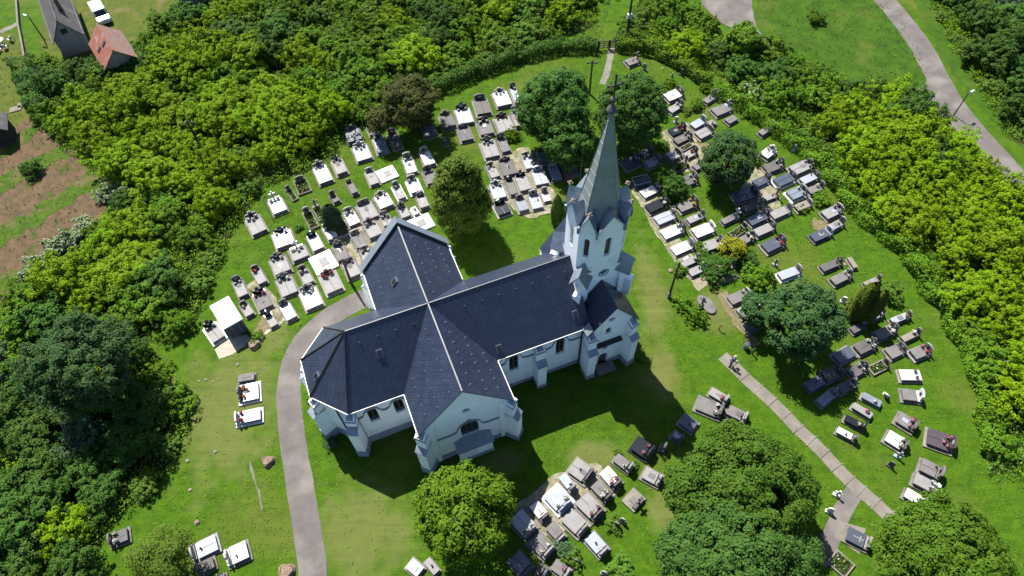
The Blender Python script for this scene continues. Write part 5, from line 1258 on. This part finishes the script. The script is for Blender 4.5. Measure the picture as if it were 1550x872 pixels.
# white van
p, q = gp(150, 16), gp(164, 41); d = q-p; vn = empty('van', (p+q)/2, math.atan2(d.y, d.x)); tag(vn, 'small white van parked behind the red tiled barn', 'van'); b = MB()
prof = [(-2.1, .35), (2.0, .35), (2.1, .7), (1.95, 1.0), (1.25, 1.15), (.75, 1.85), (-1.95, 1.9), (-2.1, 1.2)]
b.prism(prof, (0, -.85, 0), (1, 0, 0), (0, 0, 1), (0, 1, 0), 1.7); b.build('body', CARW, vn)
b = MB(); b.add([(1.24, -.72, 1.2), (1.24, .72, 1.2), (.82, .68, 1.8), (.82, -.68, 1.8)], [(0, 1, 2, 3)]); b.v = [(x+.03, y, z+.02) for x, y, z in b.v]; b.build('windscreen', PANE, vn)
for s in (-1, 1):
    b = MB(); b.obox((.0, s*.853-.002, 1.2), (.85, 0, 0), (0, .006, 0), (-.05, 0, .5)); b.build('side_window', PANE, vn)
    b = MB(); b.lathe([(.1, -.05), (.1, .05)], (1.02, s*.95, 1.25), 8); b.build('mirror', RUB, vn)
    b = MB(); b.obox((2.03, s*.6-.12, .72), (.06, 0, 0), (0, .24, 0), (0, 0, .16)); b.build('headlight', LAMPW, vn)
    for x in (-1.3, 1.3):
        b = MB(); b.tube([(x, s*.66, .32), (x, s*.9, .32)], .32, 14); wh = b.build('wheel', RUB, vn); b = MB(); b.tube([(x, s*.9, .32), (x, s*.92, .32)], .18, 10); b.build('rim', CHROME, wh)
# garden table and chairs
p = gp(3, 67); t = tag(empty('garden_table', p), 'round white garden table on the lawn by the houses', 'table'); b = MB(); b.lathe([(.6, .7), (.62, .73), (.6, .76)], (0, 0, 0), 24); b.build('tabletop', PLAST, t)
for k in range(4):
    a = k*1.57+.4; b = MB(); b.tube([(.4*math.cos(a), .4*math.sin(a), .7), (.52*math.cos(a), .52*math.sin(a), 0)], .025, 6); b.build('leg', PLAST, t)
for (u, v, rz, l) in ((17, 63, -.3, 'white plastic garden chair right of the round table'), (10, 74, -1.3, 'white plastic garden chair below the round table'), (1, 78, -2.0, 'white plastic garden chair at the picture border by the round table')):
    t = tag(empty('garden_chair', gp(u, v), rz), l, 'chair', 'garden chairs'); b = MB(); b.box(-.24, .24, -.24, .24, .4, .45, .02); b.build('seat', PLAST, t); b = MB(); b.obox((.2, -.24, .45), (.05, 0, 0), (0, .48, 0), (.08, 0, .45)); b.build('backrest', PLAST, t)
    for x in (-.2, .2):
        for y in (-.2, .2): b = MB(); b.tube([(x, y, .4), (x*1.15, y*1.15, 0)], .02, 6); b.build('leg', PLAST, t)
    for y in (-.25, .25): b = MB(); b.tube([(.2, y, .65), (-.22, y, .62), (-.22, y, .4)], .02, 6); b.build('armrest', PLAST, t)
# low wall and loose slabs on the house lawn
pts = [gp(27, 2), gp(30, 40), gp(36, 70), gp(41, 97)]; b = MB()
for p, q in zip(pts, pts[1:]): d = q-p; s = Vector((-d.y, d.x, 0)).normalized(); b.obox(p-s*.12-EZ*.2, d*.995, s*.24, EZ*.75)
tag(b.build('garden_wall', CONC), 'low concrete garden wall running down beside the houses', 'wall')
for u, v, l in ((24, 166, 'larger grey concrete slab on the lawn by the thicket'), (36, 159, 'smaller grey concrete slab on the lawn by the thicket')):
    b = MB(); b.box(-.7, .7, -.5, .5, 0, .15, .02); tag(b.build('concrete_slab', CONC, None, loc=gp(u, v), rz=.35), l, 'slab')

# tomb house with white roof
Rf = [at(316, 464, 2.4), at(345, 448, 2.4), at(368, 482, 2.4), at(339, 499.5, 2.4)]; c = sum(Rf, Vector())/4; c.z = 0
ux = flat(Rf[1]-Rf[0]).normalized(); uy = Vector((-ux.y, ux.x, 0)); wx = (flat(Rf[1]-Rf[0]).length+flat(Rf[2]-Rf[3]).length)/2; wy = (flat(Rf[3]-Rf[0]).length+flat(Rf[2]-Rf[1]).length)/2
th = tag(empty('tomb_house', c, math.atan2(ux.y, ux.x)), 'small tomb house with flat white roof and dark grey glazed front', 'tomb'); b = MB(); b.box(-wx/2+.12, wx/2-.12, -wy/2+.3, wy/2-.12, -.1, 2.28); b.build('wall', GM['N'], th)
b = MB(); b.box(-wx/2, wx/2, -wy/2+.02, wy/2, 2.28, 2.42, .03); b.build('roof', GM['W'], th)
b = MB(); b.box(-wx/2+.2, wx/2-.2, -wy/2+.25, -wy/2+.297, .25, 2.2); d_ = b.build('front_panel', GM['S'], th)
for x in (-wx/6, wx/6): b = MB(); b.box(x-.03, x+.03, -wy/2+.22, -wy/2+.247, .25, 2.2); b.build('mullion', GM['L'], d_)
tp = [(330, 527), (344, 515), (380, 509), (425, 490), (433, 478), (425, 468), (372, 492), (345, 530), (335, 543)]
sheet('tomb_paving', [(325, 528), (348, 510), (378, 506), (398, 492), (424, 478), (436, 470), (440, 478), (424, 492), (398, 510), (352, 536), (333, 543)], mat('pale_paving', (.46, .42, .34), (.33, .30, .23), rough=.9, scale=2, bump=.3, detail=10), .03, .08, .8)
b = MB(); p, q = gp(371, 524), gp(391, 511); d = q-p; s = Vector((-d.y, d.x, 0)).normalized()
for k in (0, 1): b.obox(p+d*(.08+.8*k), d*.06, s*.3, EZ*.4)
b.obox(p-s*.05+EZ*.403, d, s*.4, EZ*.06); tag(b.build('stone_bench', GM['B']), 'pale stone bench at the edge of the tomb house paving', 'bench')
# poles, lamps and wires
def pole(name, label, ub, vb, h, r, top=None, group=None, cat='pole'):
    p = gp(ub, vb); e = tag(empty(name, p), label, cat, group); b = MB(); b.tube([(0, 0, -.3), (0, 0, h)], [r*1.2, r*.8], 8); b.build('shaft', POLE, e)
    if top == 'arm':
        b = MB(); b.box(-.7, .7, -.05, .05, h-.45, h-.33); ar = b.build('cross_arm', POLE, e)
        for x in (-.6, 0, .6): b = MB(); b.lathe([(.03, h-.33), (.06, h-.25), (.04, h-.15), (.06, h-.1), (.02, h-.05)], (x, 0, 0), 8); b.build('insulator', LAMPW, ar)
    if top == 'lamp':
        a = Vector((-p.x, -p.y, 0)).normalized(); a = Vector((math.copysign(1, p.x)*.8, .5, 0)).normalized(); b = MB(); b.tube([(0, 0, h-.2), a*.5+EZ*(h+.05)], .035, 6); ar = b.build('lamp_arm', POLE, e); b = MB(); b.obox(a*.4-Vector((-a.y, a.x, 0))*.12+EZ*(h+.0), a*.65, Vector((-a.y, a.x, 0))*.24, EZ*.12); b.build('lamp_head', LAMPW, ar)
    return p+EZ*h
pA = pole('utility_pole', 'tall slim pole standing on the lawn behind the north maple', 892, 142, 5.2, .13, 'arm')
pB = pole('utility_pole', 'utility pole with transformer box rising from the bushes beside the gate', 948, 60, 7.2, .16, 'arm')
b = MB(); b.box(-.3, .3, -.25, .25, 3.4, 4.0, .03); o = b.build('switch_box', LAMPW); o.parent = bpy.data.objects['utility_pole.001']
pC = pole('utility_pole', 'dark pole sticking out of the acacia bushes on the north-west slope', 311, 235, 5.6, .14, 'arm')
pD = pole('utility_pole', 'dark wooden pole at the corner of the curved path behind the apse', 533, 431, 4.6, .14)
pole('street_lamp', 'leaning dark lamp post on the lawn east of the church porch', 1012, 450, 6.2, .11, 'lamp', None, 'lamp')
b = MB(); b.box(-.16, .16, -.16, .16, -.1, .9, .02); o = b.build('pole_base', CONC); o.parent = bpy.data.objects['street_lamp']
pole('street_lamp', 'slim lamp post at the bend of the road junction', 1443, 175, 3.4, .07, 'lamp', None, 'lamp')
pole('street_lamp', 'lamp post beside the old grey roofed house', 67, 60, 3.6, .08, 'lamp', None, 'lamp')
def wire(a, b_, label, sag=.4):
    m = MB(); pts = [a.lerp(b_, k/12)-EZ*(sag*4*(k/12)*(1-k/12)) for k in range(13)]; m.tube(pts, .016, 4); tag(m.build('power_line', IRON), label, 'power line')
wire(pA, at(925, -6, 5.5), 'power line from the lawn pole over the gate to the top edge')
wire(pA, loc2w(14.2, 2.2, 9.5), 'power line from the lawn pole down to the church tower')
tpole = pole('utility_pole', 'dark pole close behind the spire under the maples', 888, 318, 6.8, .11, 'arm')
wire(tpole, loc2w(14.4, 2.4, 8.8), 'short power line from the pole behind the spire to the nave', .15)
# gate
p, q = gp(905, 76), gp(932, 74); d = q-p; d.z = 0; L_ = d.length; d.normalize(); ga = tag(empty('churchyard_gate', p, math.atan2(d.y, d.x)), 'dark wooden gate at the north end of the pale path', 'gate')
for x in (0, L_*.62, L_): b = MB(); b.box(x-.1, x+.1, -.1, .1, -.2, 1.5, .03); b.build('gate_post', POLE, ga)
for x0, x1 in ((.13, L_*.62-.13), (L_*.62+.13, L_-.13)):
    b = MB()
    for z in (.25, .6, .95, 1.25): b.box(x0, x1, -.025, .025, z, z+.12)
    for x in np.linspace(x0+.05, x1-.05, 3): b.box(x-.04, x+.04, .026, .06, .15, 1.4)
    b.build('gate_leaf', POLE, ga)
# old separate headstones and small monuments
def old_stone(u, v, kind, m, label, h=.9, lean=0., grp='old headstones standing alone'):
    p = gp(u, v); e = tag(empty('headstone', p, R.uniform(-.3, .3)-.6), label, 'headstone', grp); e.rotation_euler.x = lean; b = MB(); b.box(-.3, .3, -.16, .16, -.1, .2, .02); b.build('base', GM[m], e); b = MB()
    if kind == 'x': b.box(-.08, .08, -.06, .06, .2, h+.3, .01); b.box(-.3, .3, -.055, .055, h*.75, h*.75+.15, .01)
    else:
        n = 8; b.prism([(-.24, 0), (.24, 0), (.24, h*.7)]+[(.24*math.cos(math.pi*k/n), h*.7+.2*math.sin(math.pi*k/n)) for k in range(1, n)]+[(-.24, h*.7)], (0, -.06, .2), EX, EZ, EY, .12)
    b.build('stone', GM[m], e)
for a in [(1016, 122, 'x', 'L', 'white stone cross beside a small bush in the north corner'), (1031, 114, 'a', 'D', 'dark narrow headstone under the north hedge'), (1049, 122, 'a', 'N', 'grey narrow headstone right of the dark one under the hedge'), (975, 106, 'a', 'N', 'tiny bluish headstone beside the northmost grave'), (1023, 186, 'a', 'W', 'small white stone left of the black grave'), (1201, 229, 'a', 'T', 'small pale headstone against the north-east hedge'),
          (1275, 458, 'a', 'W', 'white headstone half hidden between the lime and the yews'), (1341, 598, 'a', 'W', 'leaning white headstone alone on the east lawn', .9, .5), (1357, 692, 'x', 'T', 'small pale cross on the lower east lawn'), (1346, 706, 'a', 'D', 'small dark headstone on the lower east lawn'), (933, 796, 'a', 'C', 'old grey headstone left of a small bush on the maple lawn'), (942, 790, 'a', 'L', 'pale headstone right of a small bush on the maple lawn'),
          (884, 140, 'a', 'C', 'short stone post beside the lawn pole'), (914, 869, 'a', 'L', 'pale headstone at the bottom edge'), (1172, 402, 'x', 'L', 'pale cross at the end of the golden shrub graves'), (872, 851, 'a', 'D', 'dark headstone beside the fresh bush on the south lawn'), (1265, 750, 'x', 'W', 'white cross beside the twin maples and branch path'), (1254, 775, 'a', 'W', 'white low headstone beneath the twin maples')]: old_stone(*a)
p = gp(1069, 462); e = tag(empty('stone_monument', p, .5), 'old stone cross monument with rounded slab under the lamp post bushes', 'monument'); b = MB(); b.lathe([(.95, -.1), (.95, .22), (.88, .25)], (0, 0, 0), 20); b.v = [(x*.75, y*1.3, z) for x, y, z in b.v]; b.build('slab', GM['G'], e)
b = MB(); b.box(-.95, -.6, -.2, .2, 0, .9, .05); b.box(-.86, -.69, -.08, .08, .9, 2.1, .02); b.box(-.85, -.7, -.38, .38, 1.55, 1.72, .02); b.build('cross', GM['C'], e)
# stumps, stones
for u, v, r, l in ((385, 522, .55, 'tree stump by the stone bench'), (406, 699, .5, 'ragged tree stump beside the curved path'), (434, 866, .6, 'pale tree stump at the bottom edge by the curved path')):
    b = MB(); n = 14; pr = []
    for z, k in ((-.1, 1.35), (.12, 1.1), (.32, .95), (.42, .85)): pr.append((z, k))
    vs = [(r*k*(1+.18*math.sin(3*6.28*j/n+z*3)+R.uniform(-.08, .08))*math.cos(6.28*j/n), r*k*(1+.18*math.sin(3*6.28*j/n)+R.uniform(-.08, .08))*math.sin(6.28*j/n), z+(R.uniform(-.08, .12) if z > .3 else 0)) for z, k in pr for j in range(n)]
    b.add(vs, [(i*n+j, i*n+(j+1) % n, (i+1)*n+(j+1) % n, (i+1)*n+j) for i in range(3) for j in range(n)]+[tuple(range(3*n, 4*n))]); tag(b.build('tree_stump', STUMP, loc=gp(u, v)), l, 'tree stump')
for u, v, s, l in ((284, 698, .22, 'white stone at the wood edge, upper one'), (288, 742, .2, 'white stone at the wood edge, lower one'), (298, 791, .3, 'brown boulder above the feathery acacia'), (312, 575, .18, 'pale rubble stone left of the row by the curved path'), (302, 577, .15, 'leftmost of the pale rubble stones'), (322, 578, .15, 'middle one of the pale rubble stones'), (330, 574, .12, 'small pale rubble stone nearest the curved path'), (360, 552, .2, 'grey stone under the tomb house paving'), (326, 684, .22, 'flat grey stone on the worn lawn'), (1003, 104, .22, 'pale stone in the north corner'), (1015, 410, .35, 'brownish rubble stone beside the lamp post'), (1279, 401, .25, 'white stone beside the timber offcut')):
    bm = bmesh.new(); bmesh.ops.create_icosphere(bm, subdivisions=2, radius=s*.8)
    for w_ in bm.verts: w_.co *= R.uniform(.82, 1.15); w_.co.z *= .55
    me = bpy.data.meshes.new('stone'); bm.to_mesh(me); bm.free(); me.materials.append(GM['B'] if 'brown' not in l else STUMP); o = bpy.data.objects.new('stone', me); COL.objects.link(o); o.location = gp(u, v); o.location.z += s*.2; tag(o, l, 'stone')
# old kerb line in the grass
ribbon('old_kerb', [(378, 700), (386, 728), (392, 745), (398, 772)], .14, GM['C'], .05, .08)
# pump, bin, rusty post
p = gp(1138, 536); e = tag(empty('water_pump', p, .6), 'small green hand pump beside the broad lime shadow', 'pump'); GREENP = mat('green_paint', (.03, .09, .04), (.02, .06, .03), rough=.5, scale=5); b = MB(); b.lathe([(.12, 0), (.12, .05), (.07, .08), (.07, .85), (.1, .9), (.1, 1.05), (.04, 1.1)], (0, 0, 0), 10); b.build('body', GREENP, e)
b = MB(); b.tube([(0, 0, .75), (.28, 0, .72), (.3, 0, .6)], .035, 6); b.build('spout', GREENP, e); b = MB(); b.tube([(0, 0, 1.05), (-.2, 0, 1.15), (-.5, 0, .75)], .025, 6); b.build('handle', GREENP, e)
e = tag(empty('waste_bin', gp(1128, 527)), 'blue-grey round bin near the green pump', 'bin'); b = MB(); b.lathe([(.24, 0), (.28, .75), (.3, .76), (.3, .8), (.26, .8)], (0, 0, 0), 14); b.build('body', GM['N'], e); b = MB(); b.lathe([(.29, .8), (.2, .88), (.05, .9)], (0, 0, 0), 14); b.build('lid', GM['S'], e)
RUST = mat('rusty_orange', (.30, .09, .03), (.2, .06, .02), rough=.8, scale=6); e = tag(empty('water_standpipe', gp(1088, 499)), 'rusty orange standpipe alone on the eastern lawn', 'standpipe'); b = MB(); b.tube([(0, 0, -.1), (0, 0, .75), (.06, 0, .85), (.22, 0, .85), (.25, 0, .7)], .06, 8); b.build('pipe', RUST, e); b = MB(); b.box(-.14, .14, -.03, .03, .8, .86); b.build('handle', RUST, e)
# the visitor on the slab path
SKIN = mat('skin', (.42, .25, .18), (.38, .22, .16), rough=.6, scale=8); SHIRT = mat('blue_shirt', (.05, .07, .28), (.04, .05, .2), rough=.8, scale=8); TROU = mat('dark_trousers', (.03, .03, .04), (.02, .02, .03), rough=.9, scale=8); HAIR = mat('blond_hair', (.45, .34, .20), (.34, .25, .14), rough=.7, scale=10); SHOE = mat('dark_shoes', (.02, .02, .02), (.03, .03, .03), rough=.6, scale=8); BAGM = mat('pale_bag', (.6, .58, .54), (.5, .48, .45), rough=.8, scale=6)
def skin(name, pts, edges, rad, m, par, sub=1):
    me = bpy.data.meshes.new(name); me.from_pydata(pts, edges, []); o = bpy.data.objects.new(name, me); COL.objects.link(o); o.parent = par; me.materials.append(m)
    bm = bmesh.new(); bm.from_mesh(me); ly = bm.verts.layers.skin.verify()
    bm.verts.ensure_lookup_table()
    for i, w_ in enumerate(bm.verts):
        r = rad[i]; w_[ly].radius = r if isinstance(r, tuple) else (r, r); w_[ly].use_root = (i == 0)
    bm.to_mesh(me); bm.free(); md = o.modifiers.new('skin', 'SKIN'); md.use_smooth_shade = True; o.modifiers.new('sub', 'SUBSURF').levels = sub; o.modifiers['sub'].render_levels = sub; return o
pp = gp(1105, 553); pe = tag(empty('person', (pp.x, pp.y, pp.z+.06), math.radians(25)), 'person in blue shirt and dark trousers walking on the slab path with a pale bag', 'person')
# facing +x; pelvis, spine, chest, neck, head, legs mid-stride, arms
V_ = [(0, 0, .92), (.04, 0, 1.12), (.08, 0, 1.34), (.11, 0, 1.48), (.14, 0, 1.56), (.155, 0, 1.65), (.15, 0, 1.73),
      (.0, .09, .86), (.12, .10, .48), (.10, .10, .08), (.26, .11, .03), (.0, -.09, .86), (-.03, -.10, .47), (-.20, -.10, .10), (-.06, -.11, .03),
      (.08, .17, 1.40), (.08, .22, 1.14), (.27, .19, 1.0), (.33, .18, .97), (.08, -.17, 1.40), (.02, -.22, 1.13), (.22, -.2, .98), (.28, -.19, .95)]
E_2 = [(0, 1), (1, 2), (2, 3), (3, 4), (4, 5), (5, 6), (0, 7), (7, 8), (8, 9), (9, 10), (0, 11), (11, 12), (12, 13), (13, 14), (2, 15), (15, 16), (16, 17), (17, 18), (2, 19), (19, 20), (20, 21), (21, 22)]
rad = [(.15, .11), (.14, .10), (.16, .11), .06, .075, .095, .06, .085, .06, .045, .035, .085, .06, .045, .035, .06, .045, .032, .035, .06, .045, .032, .035]
for hi, s in ((18, 1), (22, -1)):
    hx, hy, hz = V_[hi]
    for k, (dy, l) in enumerate(((-.03, .075), (-.01, .09), (.01, .085), (.03, .07))):
        n = len(V_); V_ += [(hx+.05, hy+dy, hz-.005), (hx+.05+l*.6, hy+dy, hz-.03), (hx+.05+l*.75, hy+dy, hz-.06)]; rad += [.011, .010, .008]; E_2 += [(hi, n), (n, n+1), (n+1, n+2)]
    n = len(V_); V_ += [(hx+.02, hy-s*.045, hz-.01), (hx+.06, hy-s*.055, hz-.04)]; rad += [.012, .009]; E_2 += [(hi, n), (n, n+1)]
body = skin('body', V_, E_2, rad, SKIN, pe)
skin('shirt', [(.0, 0, .95), (.04, 0, 1.12), (.08, 0, 1.34), (.1, 0, 1.44), (.08, .17, 1.40), (.08, .22, 1.14), (.12, .215, 1.1), (.08, -.17, 1.40), (.02, -.22, 1.13), (.07, -.215, 1.09)], [(0, 1), (1, 2), (2, 3), (2, 4), (4, 5), (5, 6), (2, 7), (7, 8), (8, 9)], [(.17, .13), (.16, .12), (.18, .13), .085, .078, .06, .055, .078, .06, .055], SHIRT, pe)
skin('trousers', [(0, 0, .93), (0, .09, .86), (.12, .10, .48), (.1, .1, .12), (.0, -.09, .86), (-.03, -.10, .47), (-.19, -.10, .13)], [(0, 1), (1, 2), (2, 3), (0, 4), (4, 5), (5, 6)], [(.165, .125), .105, .078, .065, .105, .078, .065], TROU, pe)
for x, y, z in ((.1, .1, .0), (-.2, -.1, .02)): b = MB(); b.box(x-.09, x+.2, y-.055, y+.055, z-.04, z+.08, .03); b.build('shoe', SHOE, pe)
b = MB(); b.lathe([(.03, -.06), (.112, -.04), (.122, .02), (.10, .09), (.04, .125)], (.135, 0, 1.69), 12); b.build('hair', HAIR, pe, smooth=True)
for y in (-.035, .035): b = MB(); b.lathe([(.002, -.012), (.014, 0), (.002, .012)], (.252, y, 1.66), 8); b.build('eye', IRON, body)
b = MB(); b.add([(.245, -.015, 1.615), (.245, .015, 1.615), (.285, 0, 1.62), (.25, 0, 1.665)], [(0, 1, 2), (1, 3, 2), (3, 0, 2)]); b.build('nose', SKIN, body)
b = MB(); b.box(.236, .25, -.028, .028, 1.575, 1.587); b.build('mouth', mat('lips', (.35, .12, .1), (.3, .1, .09), rough=.5, scale=5), body)
for y in (-.1, .1): b = MB(); b.lathe([(.01, -.035), (.022, 0), (.01, .035)], (.15, y, 1.645), 8); b.build('ear', SKIN, body)
e = tag(empty('bag', (pp.x, pp.y, pp.z+.06), math.radians(25)), 'pale bag carried by the person on the slab path', 'bag'); b = MB(); b.box(.24, .52, -.29, -.13, .58, .84, .03); b.build('pouch', BAGM, e); b = MB(); b.tube([(.28, -.21, .84), (.3, -.2, .95), (.36, -.2, .96), (.46, -.21, .84)], .012, 5); b.build('handle', BAGM, e)
